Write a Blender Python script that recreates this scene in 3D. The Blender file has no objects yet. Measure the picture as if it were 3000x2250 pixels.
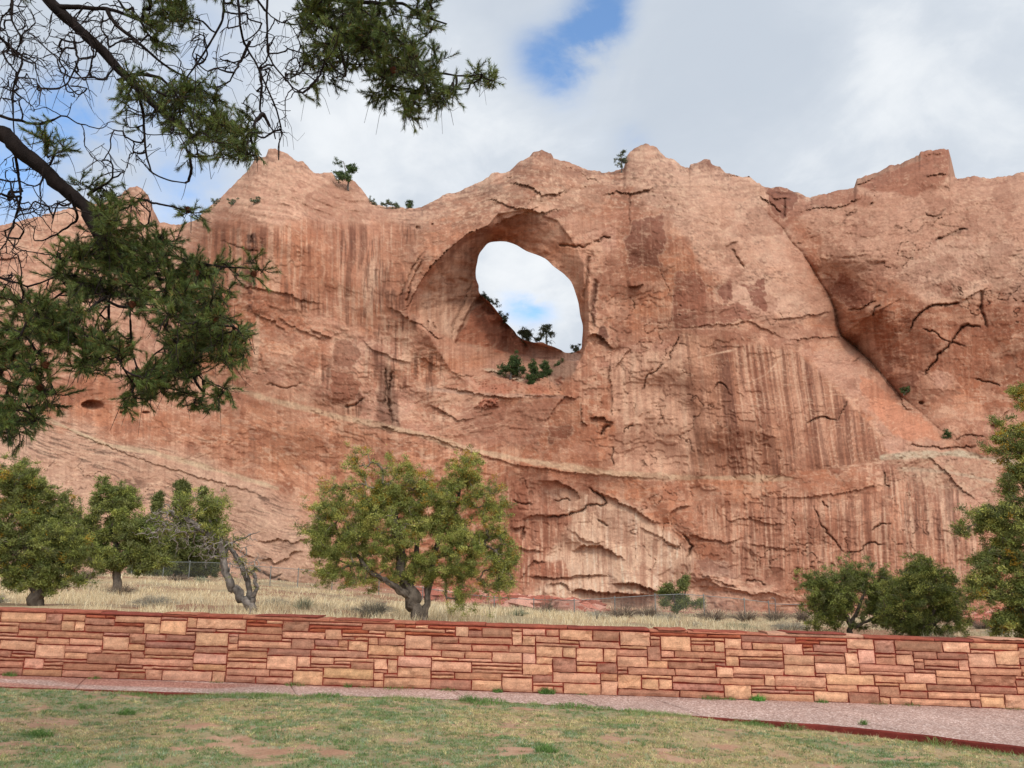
import bpy, math, random
import numpy as np

W, H, F = 2212.0, 1659.0, 1661.0
TH = math.radians(13.45)
CT, ST = math.cos(TH), math.sin(TH)
CZ = 1.6
scene = bpy.context.scene
COL = scene.collection

def P(u, v, Y):
    """a viewing direction and a forward distance in metres -> a point in the place"""
    a = (np.asarray(u, float) - 1106.0) / F
    b = (829.5 - np.asarray(v, float)) / F
    dy = CT - b * ST
    k = Y / dy
    return np.stack(np.broadcast_arrays(a * k, Y + 0 * k, CZ + (ST + b * CT) * k), -1)

# crops the outlines were read from -> common drawing coordinates
OFF = {'A': (0, 0), 'B': (737.3, 0), 'C': (1474.7, 0), 'D': (0, 442.4), 'E': (737.3, 442.4),
       'F': (1474.7, 442.4), 'G': (0, 958.5), 'H': (737.3, 958.5), 'I': (1474.7, 958.5), 'O': (0, 0)}
def cr(k, *pts):
    ox, oy = OFF[k]
    s = 1.0 if k == 'O' else 1 / 3.0
    return [(ox + x * s, oy + y * s) for x, y in pts]

# ---------------------------------------------------------------- noise
def _hash(ix, iy, seed):
    h = (ix.astype(np.int64) * 374761393 + iy.astype(np.int64) * 668265263 + seed * 1442695041) & 0xFFFFFFFF
    h = ((h ^ (h >> 13)) * 1274126177) & 0xFFFFFFFF
    h = ((h ^ (h >> 16)) * 2246822519) & 0xFFFFFFFF
    return ((h ^ (h >> 15)) & 0xFFFFFF) / float(0xFFFFFF)

def vn(x, y, seed=0):
    x = np.asarray(x, float); y = np.asarray(y, float)
    ix = np.floor(x); iy = np.floor(y)
    fx = x - ix; fy = y - iy
    fx = fx * fx * fx * (fx * (fx * 6 - 15) + 10); fy = fy * fy * fy * (fy * (fy * 6 - 15) + 10)
    a = _hash(ix, iy, seed); b = _hash(ix + 1, iy, seed)
    c = _hash(ix, iy + 1, seed); d = _hash(ix + 1, iy + 1, seed)
    return ((a + (b - a) * fx) * (1 - fy) + (c + (d - c) * fx) * fy) * 2 - 1

def fbm(x, y, o=4, seed=0, g=0.5):
    s = 0; a = 1; t = 0
    x = np.asarray(x, float); y = np.asarray(y, float)
    for i in range(o):
        s = s + a * vn(x, y, seed + i * 17); t += a; a *= g
        x, y = x * 2.03 * 0.96 - y * 0.5 + 5.3, y * 2.03 * 0.96 + x * 0.5 - 3.1
    return s / t * 1.6

def afbm(x, y, o=4, seed=0, g=0.5):      # no rotation: keeps streaks upright
    s = 0; a = 1; t = 0
    for i in range(o):
        s = s + a * vn(x * 2.1 ** i + 7.7 * i, y * 1.7 ** i + 3.3 * i, seed + i * 31); t += a; a *= g
    return s / t * 1.6

def sst(a, b, x):
    t = np.clip((x - a) / (b - a), 0, 1)
    return t * t * (3 - 2 * t)

def lin(c):
    c = np.asarray(c, float) / 255.0
    return np.where(c <= 0.04045, c / 12.92, ((c + 0.055) / 1.055) ** 2.4)

# ---------------------------------------------------------------- objects
def link(ob, parent=None):
    COL.objects.link(ob)
    if parent is not None:
        ob.parent = parent
        ob.matrix_parent_inverse = parent.matrix_world.inverted()
    return ob

def meta(ob, label=None, category=None, group=None, kind=None):
    for k, v in (('label', label), ('category', category), ('group', group), ('kind', kind)):
        if v: ob[k] = v
    return ob

def mesh_obj(name, verts, faces, mat, col=None, smooth=False, parent=None, origin=None):
    """verts (N,3); faces (M,k) array or list of such arrays"""
    verts = np.asarray(verts, np.float32).reshape(-1, 3)
    if origin is not None:
        verts = verts - np.asarray(origin, np.float32)
    fl = faces if isinstance(faces, list) else [faces]
    fl = [np.asarray(f, np.int32) for f in fl if len(f)]
    me = bpy.data.meshes.new(name)
    me.vertices.add(len(verts)); me.vertices.foreach_set('co', verts.ravel())
    idx = np.concatenate([f.ravel() for f in fl])
    tot = np.concatenate([np.full(len(f), f.shape[1], np.int32) for f in fl])
    st = np.concatenate([[0], np.cumsum(tot)[:-1]]).astype(np.int32)
    me.loops.add(len(idx)); me.loops.foreach_set('vertex_index', idx)
    me.polygons.add(len(tot)); me.polygons.foreach_set('loop_start', st)
    if col is not None:
        col = np.asarray(col, np.float32).reshape(-1, 3)
        at = me.color_attributes.new('Tint', 'FLOAT_COLOR', 'POINT')
        c4 = np.ones((len(verts), 4), np.float32); c4[:, :3] = col
        at.data.foreach_set('color', c4.ravel())
    me.update(calc_edges=True)
    me.polygons.foreach_set('use_smooth', np.full(len(tot), smooth, bool))
    me.materials.append(mat)
    ob = bpy.data.objects.new(name, me)
    if origin is not None: ob.location = origin
    if parent is not None and origin is None:
        ob.location = (0, 0, 0)
    COL.objects.link(ob)
    if parent is not None:
        ob.parent = parent
        if origin is None:
            ob.matrix_parent_inverse = PINV(parent)
    return ob

def PINV(parent):
    from mathutils import Matrix
    return Matrix.Translation(parent.location).inverted()

def empty(name, loc):
    o = bpy.data.objects.new(name, None)
    o.location = tuple(float(c) for c in loc); o.empty_display_size = 0.3
    COL.objects.link(o)
    return o

class Acc:
    """collects vertices / faces / colours into one mesh"""
    def __init__(s): s.v = []; s.f = []; s.c = []; s.n = 0
    def add(s, v, f, c=None):
        v = np.asarray(v, float).reshape(-1, 3)
        s.v.append(v); s.f.append(np.asarray(f) + s.n)
        if c is not None: s.c.append(np.broadcast_to(np.asarray(c, float), (len(v), 3)))
        s.n += len(v)
    def build(s, name, mat, **k):
        by = {}
        for f in s.f: by.setdefault(f.shape[1], []).append(f)
        return mesh_obj(name, np.concatenate(s.v), [np.concatenate(x) for x in by.values()], mat,
                        col=np.concatenate(s.c) if s.c else None, **k)

def nrm(a):
    return a / np.maximum(np.linalg.norm(a, axis=-1, keepdims=True), 1e-9)

def tubes(pts, rad, n=5):
    """pts (N,K,3), rad (N,K) -> verts, quads"""
    pts = np.asarray(pts, float); rad = np.asarray(rad, float)
    N, K, _ = pts.shape
    t = np.empty_like(pts)
    t[:, 1:-1] = pts[:, 2:] - pts[:, :-2]; t[:, 0] = pts[:, 1] - pts[:, 0]; t[:, -1] = pts[:, -1] - pts[:, -2]
    t = nrm(t)
    ref = np.where(np.abs(t[:, :1, 2:3]) > 0.8, np.array([[[1., 0, 0]]]), np.array([[[0, 0, 1.]]]))
    a = nrm(np.cross(t, np.broadcast_to(ref, t.shape))); b = np.cross(t, a)
    th = np.arange(n) * 2 * math.pi / n
    v = pts[:, :, None] + rad[:, :, None, None] * (a[:, :, None] * np.cos(th)[None, None, :, None] + b[:, :, None] * np.sin(th)[None, None, :, None])
    i = (np.arange(N) * K * n)[:, None, None]; k = (np.arange(K - 1) * n)[None, :, None]; j = np.arange(n)[None, None, :]
    j2 = (j + 1) % n
    q = np.stack([i + k + j, i + k + j2, i + k + n + j2, i + k + n + j], -1).reshape(-1, 4)
    return v.reshape(-1, 3), q

def resample(pl, k):
    pl = np.asarray(pl, float)
    d = np.concatenate([[0], np.cumsum(np.linalg.norm(np.diff(pl[:, :3], axis=0), axis=1))])
    s = np.linspace(0, d[-1], k)
    return np.stack([np.interp(s, d, pl[:, c]) for c in range(pl.shape[1])], -1)

# ---------------------------------------------------------------- materials
def material(name):
    m = bpy.data.materials.new(name); m.use_nodes = True
    nt = m.node_tree; b = nt.nodes['Principled BSDF']
    return m, nt, b
def node(nt, t, **kw):
    n = nt.nodes.new(t)
    for k, v in kw.items():
        if isinstance(v, (int, float, str, bool)) and hasattr(n, k): setattr(n, k, v)
    return n
def setin(n, **kw):
    for k, v in kw.items():
        n.inputs[k.replace('_', ' ')].default_value = v

def mat_tint(name, rough=0.9, nscale=8.0, namp=0.25, bump=0.0, bscale=20.0, bdist=0.02, spec=0.2, trans=0.0, scale2=0, amp2=0.0):
    """colour carried by the mesh, broken up by procedural noise"""
    m, nt, b = material(name)
    at = node(nt, 'ShaderNodeAttribute'); at.attribute_name = 'Tint'
    tc = node(nt, 'ShaderNodeTexCoord')
    def mulnoise(src, sc, amp):
        nz = node(nt, 'ShaderNodeTexNoise'); setin(nz, Scale=sc, Detail=6.0, Roughness=0.65)
        nt.links.new(tc.outputs['Object'], nz.inputs['Vector'])
        mr = node(nt, 'ShaderNodeMapRange'); setin(mr, From_Min=0.3, From_Max=0.7, To_Min=1 - amp, To_Max=1 + amp)
        nt.links.new(nz.outputs['Fac'], mr.inputs['Value'])
        mx = node(nt, 'ShaderNodeVectorMath'); mx.operation = 'SCALE'
        nt.links.new(src, mx.inputs[0]); nt.links.new(mr.outputs[0], mx.inputs['Scale'])
        return mx.outputs[0]
    out = mulnoise(at.outputs['Color'], nscale, namp)
    if amp2: out = mulnoise(out, scale2, amp2)
    nt.links.new(out, b.inputs['Base Color'])
    b.inputs['Roughness'].default_value = rough
    b.inputs['Specular IOR Level'].default_value = spec
    if bump:
        nz = node(nt, 'ShaderNodeTexNoise'); setin(nz, Scale=bscale, Detail=8.0, Roughness=0.7)
        nt.links.new(tc.outputs['Object'], nz.inputs['Vector'])
        bp = node(nt, 'ShaderNodeBump'); setin(bp, Strength=bump, Distance=bdist)
        nt.links.new(nz.outputs['Fac'], bp.inputs['Height']); nt.links.new(bp.outputs[0], b.inputs['Normal'])
    if trans:
        tr = node(nt, 'ShaderNodeBsdfTranslucent'); nt.links.new(out, tr.inputs['Color'])
        ms = node(nt, 'ShaderNodeMixShader'); ms.inputs[0].default_value = trans
        nt.links.new(b.outputs[0], ms.inputs[1]); nt.links.new(tr.outputs[0], ms.inputs[2])
        nt.links.new(ms.outputs[0], nt.nodes['Material Output'].inputs['Surface'])
    return m

M = {}
M['rock'] = mat_tint('red_sandstone', 0.95, 2.2, 0.11, bump=0.14, bscale=7, bdist=0.06, spec=0.12, scale2=8.0, amp2=0.18)
M['stone'] = mat_tint('wall_stone', 0.95, 11.0, 0.2, bump=0.7, bscale=38, bdist=0.016, spec=0.1, scale2=60, amp2=0.2)
M['mortar'] = mat_tint('red_mortar', 0.95, 20.0, 0.25, bump=0.4, bscale=80, bdist=0.006)
M['soil'] = mat_tint('soil', 1.0, 3.0, 0.12, bump=0.6, bscale=25, bdist=0.02, spec=0.1, scale2=40, amp2=0.2)
M['blade'] = mat_tint('grass_blade', 0.8, 3.0, 0.1, spec=0.2, trans=0.25)
M['leaf'] = mat_tint('juniper_leaf', 0.75, 2.0, 0.12, spec=0.25, trans=0.22)
M['needle'] = mat_tint('pine_needle', 0.55, 2.0, 0.15, spec=0.35, trans=0.15)
M['bark'] = mat_tint('grey_bark', 0.95, 12.0, 0.35, bump=0.7, bscale=40, bdist=0.01, spec=0.1)
M['metal'] = mat_tint('galvanised_steel', 0.5, 5.0, 0.1, spec=0.5)
M['cone'] = mat_tint('cone_scale', 0.8, 30.0, 0.3)
ROCK_SAT, ROCK_GAIN = 0.97, 0.65
CLOUD = 0.80; FILLGLOW = 3.0; SKYMUL = (2.3, 2.8, 3.0); EXPO = 0.0
# ================================================================= the cliff
SKY = [(-900, 520), (-500, 500), (-300, 505), (-120, 492), (0, 487), (33, 480), (67, 472), (110, 460), (143, 453), (157, 446), (190, 441), (235, 436), (262, 418), (280, 405), (296, 402), (308, 408),
       (320, 420), (333, 457), (345, 480), (390, 486), (428, 474)]
SKY += cr('A', (1310, 1380), (1420, 1290), (1560, 1150), (1600, 1110), (1660, 1015), (1720, 1020), (1740, 970), (1780, 963), (1870, 1000), (1930, 1050), (1965, 1045), (2030, 1115), (2080, 1125), (2150, 1110), (2180, 1160))
SKY += cr('B', (60, 1160), (90, 1180), (150, 1250), (190, 1305), (230, 1330), (400, 1350), (500, 1345), (600, 1300), (660, 1270), (740, 1245), (850, 1200), (920, 1165), (980, 1130), (1090, 1115), (1150, 1060), (1220, 1010), (1240, 985), (1300, 975), (1360, 995), (1375, 1025), (1440, 1040), (1500, 1060), (1600, 1100), (1700, 1118), (1800, 1105), (1830, 1090), (1850, 1010), (1880, 975), (1930, 945), (1970, 935), (2040, 950), (2080, 1000), (2100, 1020), (2150, 1035), (2212, 1080))
SKY += cr('C', (40, 1090), (50, 1060), (110, 1050), (140, 1028), (180, 1040), (183, 1060), (240, 1080), (280, 1120), (350, 1130), (400, 1155), (430, 1145), (450, 1160), (530, 1215), (570, 1215), (640, 1210), (710, 1235), (770, 1255), (800, 1275), (860, 1270), (1050, 1225), (1110, 1215), (1130, 1160), (1210, 1135), (1290, 1095), (1400, 1065), (1530, 1005), (1540, 985), (1600, 970), (1690, 957), (1725, 965), (1728, 990), (1732, 1060), (1736, 1130), (1780, 1160), (1850, 1145), (2000, 1155), (2150, 1130), (2212, 1120))
SKY += [(2300, 366), (2450, 385), (2650, 372), (2900, 410), (3300, 430)]
SKY = np.array(SKY)
HOLE = np.array(cr('E', (890, 330), (920, 280), (965, 240), (1050, 235), (1120, 255), (1200, 300), (1320, 345), (1380, 400), (1430, 440), (1490, 500), (1520, 570), (1540, 640), (1550, 720), (1565, 800), (1560, 880), (1555, 930), (1530, 950), (1500, 955), (1450, 955), (1420, 940), (1380, 920), (1330, 905), (1300, 890), (1250, 890), (1200, 885), (1150, 850), (1120, 820), (1070, 770), (1040, 735), (1000, 680), (960, 630), (900, 575), (890, 520), (870, 450), (878, 390)))
def smooth_closed(p, n, amp, seed):
    m = len(p); out = []
    for i in range(m):
        a, b, c, d = p[i - 1], p[i], p[(i + 1) % m], p[(i + 2) % m]
        for t in np.arange(n) / n: out.append(.5 * (2 * b + (c - a) * t + (2 * a - 5 * b + 4 * c - d) * t * t + (3 * b - a - 3 * c + d) * t ** 3))
    out = np.array(out); k = np.arange(len(out)); out[:, 0] += amp * fbm(k / 5.0, k * 0, 3, seed); out[:, 1] += amp * fbm(k / 5.0, k * 0 + 50, 3, seed)
    return out
HOLE = smooth_closed(HOLE, 4, 1.3, 77)
RIM = np.array([(885, 675), (900, 620), (934, 576), (970, 539), (1004, 509), (1054, 486), (1075, 462), (1137, 452), (1204, 476), (1240, 526), (1267, 576), (1274, 676), (1268, 742), (1254, 776), (1240, 802), (1217, 852), (1104, 859), (1037, 846), (975, 800), (950, 760), (924, 715), (897, 692)])

def polydist(U, V, poly, closed=False):
    """distance to a polyline, signed side, position 0..1 along it"""
    p = np.asarray(poly, float)
    if closed: p = np.vstack([p, p[:1]])
    L = np.linalg.norm(np.diff(p, axis=0), axis=1); cum = np.concatenate([[0], np.cumsum(L)])
    best = np.full(U.shape, 1e18); side = np.zeros(U.shape); par = np.zeros(U.shape)
    cx = np.zeros(U.shape); cy = np.zeros(U.shape)
    for i in range(len(p) - 1):
        ax, ay = p[i]; dx, dy = p[i + 1] - p[i]
        l2 = dx * dx + dy * dy + 1e-9
        t = np.clip(((U - ax) * dx + (V - ay) * dy) / l2, 0, 1)
        qx = ax + t * dx; qy = ay + t * dy
        d = (U - qx) ** 2 + (V - qy) ** 2
        m = d < best
        best = np.where(m, d, best)
        side = np.where(m, dx * (V - ay) - dy * (U - ax), side)
        par = np.where(m, (cum[i] + t * L[i]) / cum[-1], par)
        cx = np.where(m, qx, cx); cy = np.where(m, qy, cy)
    return np.sqrt(best), side, par, cx, cy

def inside(U, V, poly):
    p = np.asarray(poly, float); r = np.zeros(U.shape, bool)
    j = len(p) - 1
    for i in range(len(p)):
        xi, yi = p[i]; xj, yj = p[j]
        if yi != yj:
            c = ((yi > V) != (yj > V)) & (U < (xj - xi) * (V - yi) / (yj - yi) + xi)
            r ^= c
        j = i
    return r

def fieldmask(U, V, poly, soft=6.0, wob=8.0, sc=30.0, seed=1):
    """soft region mask with a ragged edge"""
    p = np.asarray(poly, float); mg = soft + wob * 2 + 4
    out = np.zeros(U.shape)
    bb = (U > p[:, 0].min() - mg) & (U < p[:, 0].max() + mg) & (V > p[:, 1].min() - mg) & (V < p[:, 1].max() + mg)
    if not bb.any(): return out
    u = U[bb]; v = V[bb]
    d = polydist(u, v, p, True)[0]; d = np.where(inside(u, v, p), d, -d)
    d = d + wob * fbm(u / sc, v / sc, 4, seed)
    out[bb] = sst(-soft, soft, d)
    return out

STEP = 1.9
uu = np.concatenate([np.arange(-900, -24, 14.0), np.arange(-24, 2236, STEP), np.arange(2236, 3200, 14.0)])
NR = 540
tt = np.linspace(0, 1, NR)
top = np.interp(uu, SKY[:, 0], SKY[:, 1])
capr = np.round(2.2 * fbm(uu / 26, uu * 0 + 30, 3, 6)) * 2.0 * sst(0, 20, np.abs(uu - 290)) * sst(-.2, .3, fbm(uu / 90, uu * 0 + 70, 2, 7))
top = top - .5 * np.convolve(np.pad(capr, 1, mode='edge'), [.25, .5, .25], 'valid') + 1.1 * fbm(uu / 17, uu * 0 + 3, 3, 5) * sst(0, 20, np.abs(uu - 290)) + 1.0 * fbm(uu / 5, uu * 0 + 9, 2, 8)
VB = 1352.0
U = np.broadcast_to(uu, (NR, len(uu))).copy()
kern = np.exp(-(np.arange(-60, 61) / 25.0) ** 2); kern /= kern.sum()
tops = np.convolve(np.pad(top, 60, mode='edge'), kern, 'valid')
V = tops[None] + (VB - tops)[None] * tt[:, None] + (top - tops)[None] * (1 - tt[:, None]) ** 20
# cut the window: snap the ring of points just inside it onto its edge
hd, hs, hp, hx, hy = polydist(U[:, :], V, HOLE, True) if False else (None,) * 5
bb = (U > 1000) & (U < 1280) & (V > 500) & (V < 790)
ub, vb = U[bb], V[bb]
d_, s_, p_, x_, y_ = polydist(ub, vb, HOLE, True); in_ = inside(ub, vb, HOLE)
snap_ = in_ & (d_ < STEP * 1.45)
wob = 1.0
ub = np.where(snap_, x_, ub); vb = np.where(snap_, y_, vb)
U[bb] = ub; V[bb] = vb
INH = np.zeros(U.shape, bool); SNP = np.zeros(U.shape, bool)
INH[bb] = in_ & ~snap_; SNP[bb] = snap_

# ---- overall form: forward distance in metres
CP = np.array([
    (-900, 1340, 62), (-900, 900, 120), (-900, 520, 170), (-300, 1340, 70), (-300, 900, 105), (-300, 500, 150),
    (0, 1340, 76), (400, 1340, 80), (700, 1340, 84), (1000, 1340, 88), (1300, 1340, 86), (1700, 1340, 85), (2100, 1340, 80), (2300, 1340, 78), (3100, 1340, 66),
    (0, 1230, 79), (400, 1230, 83), (700, 1230, 86), (1150, 1240, 90), (1300, 1250, 91), (1500, 1250, 88), (1800, 1240, 86), (2100, 1240, 82),
    (0, 1100, 90), (400, 1100, 93), (800, 1100, 90), (1200, 1100, 91.5), (1600, 1100, 88.5), (2000, 1100, 86), (2300, 1100, 84),
    (0, 950, 104), (400, 950, 101), (800, 950, 93), (1200, 950, 91.5), (1600, 950, 89), (2000, 960, 92), (2300, 950, 90),
    (0, 800, 113), (400, 800, 106), (700, 800, 98), (950, 800, 95), (1150, 880, 93.5), (1600, 800, 90.5), (1850, 830, 95), (2000, 800, 97), (2300, 800, 94), (3100, 800, 80),
    (0, 600, 128), (300, 600, 122), (450, 600, 110), (800, 600, 100), (1330, 620, 95), (1330, 750, 93.5), (1600, 600, 93.5), (1780, 620, 100), (2000, 600, 99), (2300, 600, 97),
    (0, 490, 142), (300, 450, 140), (390, 490, 135), (450, 480, 116), (600, 450, 107), (900, 470, 102), (1150, 430, 98), (1400, 480, 96), (1550, 450, 98), (1800, 480, 106), (2000, 470, 104), (2200, 450, 104),
    (600, 330, 120), (520, 390, 117), (740, 400, 116), (870, 455, 113), (1000, 410, 108), (1170, 335, 106), (1300, 375, 107), (1400, 320, 108), (1550, 370, 107), (1700, 410, 112), (1850, 395, 112), (2040, 325, 114), (2200, 378, 114), (2700, 375, 112), (3100, 420, 105)], float)
def tps(cp, smooth=1.0):
    x = cp[:, 0] / 500; y = cp[:, 1] / 500; n = len(cp)
    r2 = (x[:, None] - x) ** 2 + (y[:, None] - y) ** 2
    K = 0.5 * r2 * np.log(r2 + 1e-12) + np.eye(n) * smooth * 0.001
    A = np.zeros((n + 3, n + 3)); A[:n, :n] = K
    A[:n, n] = 1; A[:n, n + 1] = x; A[:n, n + 2] = y; A[n:, :n] = A[:n, n:].T
    w = np.linalg.solve(A, np.concatenate([cp[:, 2], np.zeros(3)]))
    def f(U, V):
        X = U / 500; Yy = V / 500
        o = w[n] + w[n + 1] * X + w[n + 2] * Yy
        for i in range(n):
            q = (X - x[i]) ** 2 + (Yy - y[i]) ** 2
            o = o + w[i] * 0.5 * q * np.log(q + 1e-12)
        return o
    return f
D = tps(CP)(U, V)

dtop = np.maximum(V - np.interp(U, uu, top), 0); dtopS = np.maximum(V - np.interp(U, uu, tops), 0)

# roughness regions (1 = rough bedded rock, 0 = smooth face)
topr = np.exp(-dtopS / 55.0)
R_dome = fieldmask(U, V, [(1380, 340), (1620, 390), (1690, 480), (1740, 560), (1815, 690), (1700, 700), (1570, 650), (1500, 560), (1440, 470), (1340, 400)], 14, 18, 40, 3)
R_right = fieldmask(U, V, [(1700, 410), (2050, 330), (2800, 360), (2800, 620), (2200, 640), (1980, 640), (1890, 600), (1800, 560), (1740, 500)], 16, 22, 50, 4)
R_left = fieldmask(U, V, [(-900, 400), (430, 440), (640, 330), (900, 440), (880, 480), (440, 480), (300, 700), (100, 860), (-900, 900)], 12, 14, 40, 5)
R_slope = fieldmask(U, V, [(500, 620), (760, 700), (960, 760), (1030, 850), (1100, 870), (1210, 860), (1180, 960), (980, 960), (740, 880), (540, 790)], 12, 18, 40, 6)
R_low = fieldmask(U, V, [(-900, 900), (120, 910), (350, 985), (620, 1070), (720, 1140), (700, 1360), (-900, 1360)], 30, 40, 90, 7)
R_toe = fieldmask(U, V, [(1480, 1225), (1600, 1265), (1760, 1290), (1760, 1330), (1480, 1275)], 6, 8, 20, 8)
R_talus = fieldmask(U, V, [(1900, 985), (2075, 975), (2160, 990), (2160, 1090), (2060, 1060), (1960, 1050)], 8, 10, 20, 9)
R_mid = fieldmask(U, V, [(1730, 760), (1830, 760), (1900, 870), (1950, 900), (2100, 1000), (1930, 985), (1860, 880), (1790, 820)], 8, 14, 20, 10)
rough = np.clip(0.03 + topr * 0.8 + 0.35 * R_dome + 0.38 * R_right + 0.55 * R_left + 0.5 * R_slope + 0.25 * R_low + .7 * R_toe + .7 * R_talus + 0.4 * R_mid, 0, 1)
R_arch = fieldmask(U, V, [(930, 500), (960, 440), (1090, 375), (1150, 335), (1210, 350), (1340, 385), (1500, 420), (1480, 475), (1330, 450), (1240, 470), (1137, 446), (1060, 462), (1000, 505)], 10, 12, 26, 12); rough = np.clip(rough + .55 * R_arch, 0, 1)
ALC = fieldmask(U, V, RIM, 4, 2, 30, 11); rough = rough * (1 - .8 * ALC)

# big rolls and hollows
D = D + 1.6 * fbm(U / 230, V / 170, 3, 21) * (1 - 0.6 * ALC)
D = D + 0.24 * fbm(U / 48, V / 30, 4, 22) * (0.25 + rough)
# tops round away from the viewer
D = D + 7.0 * np.exp(-dtop / 16.0) + 2.5 * np.exp(-dtopS / 60.0)
# bedding ledges (dip right on the left side, left on the far right)
dip = V - 0.28 * (U - 500) * (U < 1100) * sst(1250, 700, U) + 0.18 * (U - 1900) * sst(1800, 2000, U) + 12 * fbm(U / 120, V / 90, 3, 23)
bed = afbm(U / 85, dip / 6.5, 3, 24)
bed2 = np.sign(afbm(U / 140, dip / 12, 2, 25)) * np.abs(afbm(U / 140, dip / 12, 2, 25)) ** 0.5
D = D + (rough + .8 * R_left + .5 * topr) * (0.13 * bed + 0.15 * bed2)
# exfoliation plates: stepped slabs with crisp edges
hN = fbm((U + 14 * fbm(U / 20, V / 20, 2, 28)) / 120, V / 85, 5, 26, 0.55) * 3.2 + 0.004 * (V - 800)
fr = hN - np.floor(hN)
plate = np.floor(hN) + sst(0.93, 1.0, fr)
D = D - 0.16 * plate * (1 - 0.75 * ALC) * (0.5 + 0.5 * sst(-0.3, 0.3, fbm(U / 150, V / 150, 2, 27)))
hM = fbm(U / 38, V / 26, 4, 29, 0.55) * 2.6
fm = hM - np.floor(hM)
D = D - 0.035 * (np.floor(hM) + sst(0.9, 1, fm)) * (1 - 0.6 * ALC) * (0.15 + rough)
# vertical flutes
D = D + 0.05 * afbm((U + 0.10 * (V - 800) * (U > 1400)) / 11, V / 150, 3, 30) * (1 - rough)
# hairline joints
rid = np.abs(fbm(U / 70, V / 55, 4, 33)); jm = sst(0.25, 0.65, fbm(U / 130, V / 130, 2, 34))
D = D + 0.30 * np.exp(-(rid / 0.014) ** 2) * jm * (1 - ALC)
rid2 = np.abs(fbm(U / 34 + 9, V / 17, 3, 35)); jm2 = sst(0.0, 0.5, fbm(U / 80, V / 80, 2, 36)) * rough
D = D + 0.20 * np.exp(-(rid2 / 0.03) ** 2) * jm2

# the alcove that opens into the window
bb = (U > 860) & (U < 1300) & (V > 430) & (V < 880)
ub, vb = U[bb], V[bb]
do = polydist(ub, vb, RIM, True)[0]; ins = inside(ub, vb, RIM)
dh = polydist(ub, vb, HOLE, True)[0]
t = np.where(ins, do / (do + dh + 1e-6), 0)
ang = np.arctan2(vb - 640, ub - 1130)         # 0 right, pi/2 down, +-pi left
leftw = np.exp(-((np.abs(ang) - math.pi) / 0.95) ** 2)
botw = np.exp(-((ang - 1.75) / 0.75) ** 2)
T = 3.5 + 15 * leftw + 17 * botw + 4.5 * np.exp(-((ang + 1.7) / .75) ** 2)
prof = t ** 0.75 * 0.55 + 0.45 * sst(0.0, 1.0, t)
D[bb] += T * prof * (0.94 + 0.06 * fbm(ub / 25, vb / 18, 3, 41))
# the far ridge seen through it
ridge = fieldmask(U, V, cr('E', (850, 640), (900, 590), (1010, 700), (1130, 830), (1200, 890), (1420, 940), (1560, 960), (1540, 1010), (1330, 1000), (1220, 985), (1120, 955), (740, 900), (760, 820)), 3, 2, 10, 42)
D = D + 3 * ridge

# the crevice between the two domes
cv = np.array(cr('F', (480, -90), (500, 0), (560, 70), (650, 160), (700, 240), (770, 310), (830, 400), (880, 490), (940, 580), (985, 680), (1000, 780), (1025, 850)) + cr('F', (1100, 910), (1200, 1000), (1300, 1110), (1400, 1230), (1500, 1310), (1620, 1420), (1750, 1530), (1850, 1600)))
bb = (U > 1560) & (U < 2200) & (V > 380) & (V < 1060)
ub, vb = U[bb], V[bb]
d, s, p, _, _ = polydist(ub, vb, cv)
main = s > 0
amp = np.interp(p, [0, .1, .35, .48, .55, .68, .85, 1.0], [2.0, 2.6, 3.4, 6, 7.2, 2.4, .8, 0.1])
wd_ = 36.0 + 10 * fbm(ub / 60, vb / 60, 2, 43)
lo = np.where(main, amp * np.exp(-(d / wd_)), amp * (.72 + .28 * np.exp(-d / 12)) * np.exp(-d / (wd_ * 1.5)))
D[bb] += lo + np.where(main, amp * 0.7 * np.exp(-(d / 70) ** 2), amp * .8 * np.exp(-(d / 75) ** 2)) + np.where(p < .6, .22, .12) * np.exp(-(d / 2.5) ** 2)

# ---- traced joints, lips and hollows: kind, depth (m), reach (px), points
# 'c' groove; 'l' the side above a line drawn left-to-right stands proud (overhang below)
FE = []
def fe(k, a, w, key, *pts): FE.append((k, a, w, cr(key, *pts)))
fe('c', 1.3, 2.2, 'F', (1470, 830), (1490, 760), (1540, 700), (1600, 655), (1700, 650), (1800, 640))
fe('l', .6, 30, 'F', (1470, 830), (1490, 760), (1540, 700), (1600, 655), (1700, 650), (1800, 640))
fe('c', 1.5, 2.2, 'F', (1565, 1110), (1600, 1050), (1640, 1010), (1650, 970), (1720, 920), (1770, 850), (1800, 800), (1850, 775), (1930, 795))
fe('l', .6, 26, 'F', (1565, 1110), (1600, 1050), (1640, 1010), (1650, 970), (1720, 920), (1770, 850), (1800, 800), (1850, 775), (1930, 795))
fe('c', .9, 1.7, 'F', (1550, 810), (1620, 820), (1700, 880), (1830, 910))
fe('c', .9, 1.7, 'F', (1890, 1135), (1960, 1140), (2060, 1170))
fe('c', 1.0, 1.9, 'F', (1230, 720), (1245, 670), (1280, 650))
fe('c', .8, 1.6, 'F', (1080, 680), (1180, 660), (1250, 620))
fe('l', .7, 16, 'F', (1080, 680), (1180, 660), (1250, 620))
fe('l', 1.2, 20, 'F', (600, 740), (720, 730), (800, 715), (900, 705), (970, 690))
fe('l', 1.0, 10, 'F', (690, 880), (850, 860), (980, 855), (1070, 870))
fe('c', 1.0, 1.8, 'F', (800, 1430), (850, 1390), (920, 1370), (1000, 1400))
fe('l', .7, 20, 'F', (800, 1430), (850, 1390), (920, 1370), (1000, 1400))
fe('c', .8, 1.6, 'F', (1010, 1400), (1040, 1320), (1070, 1270))
fe('l', 1.0, 12, 'F', (285, 275), (320, 245), (360, 235))
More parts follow.
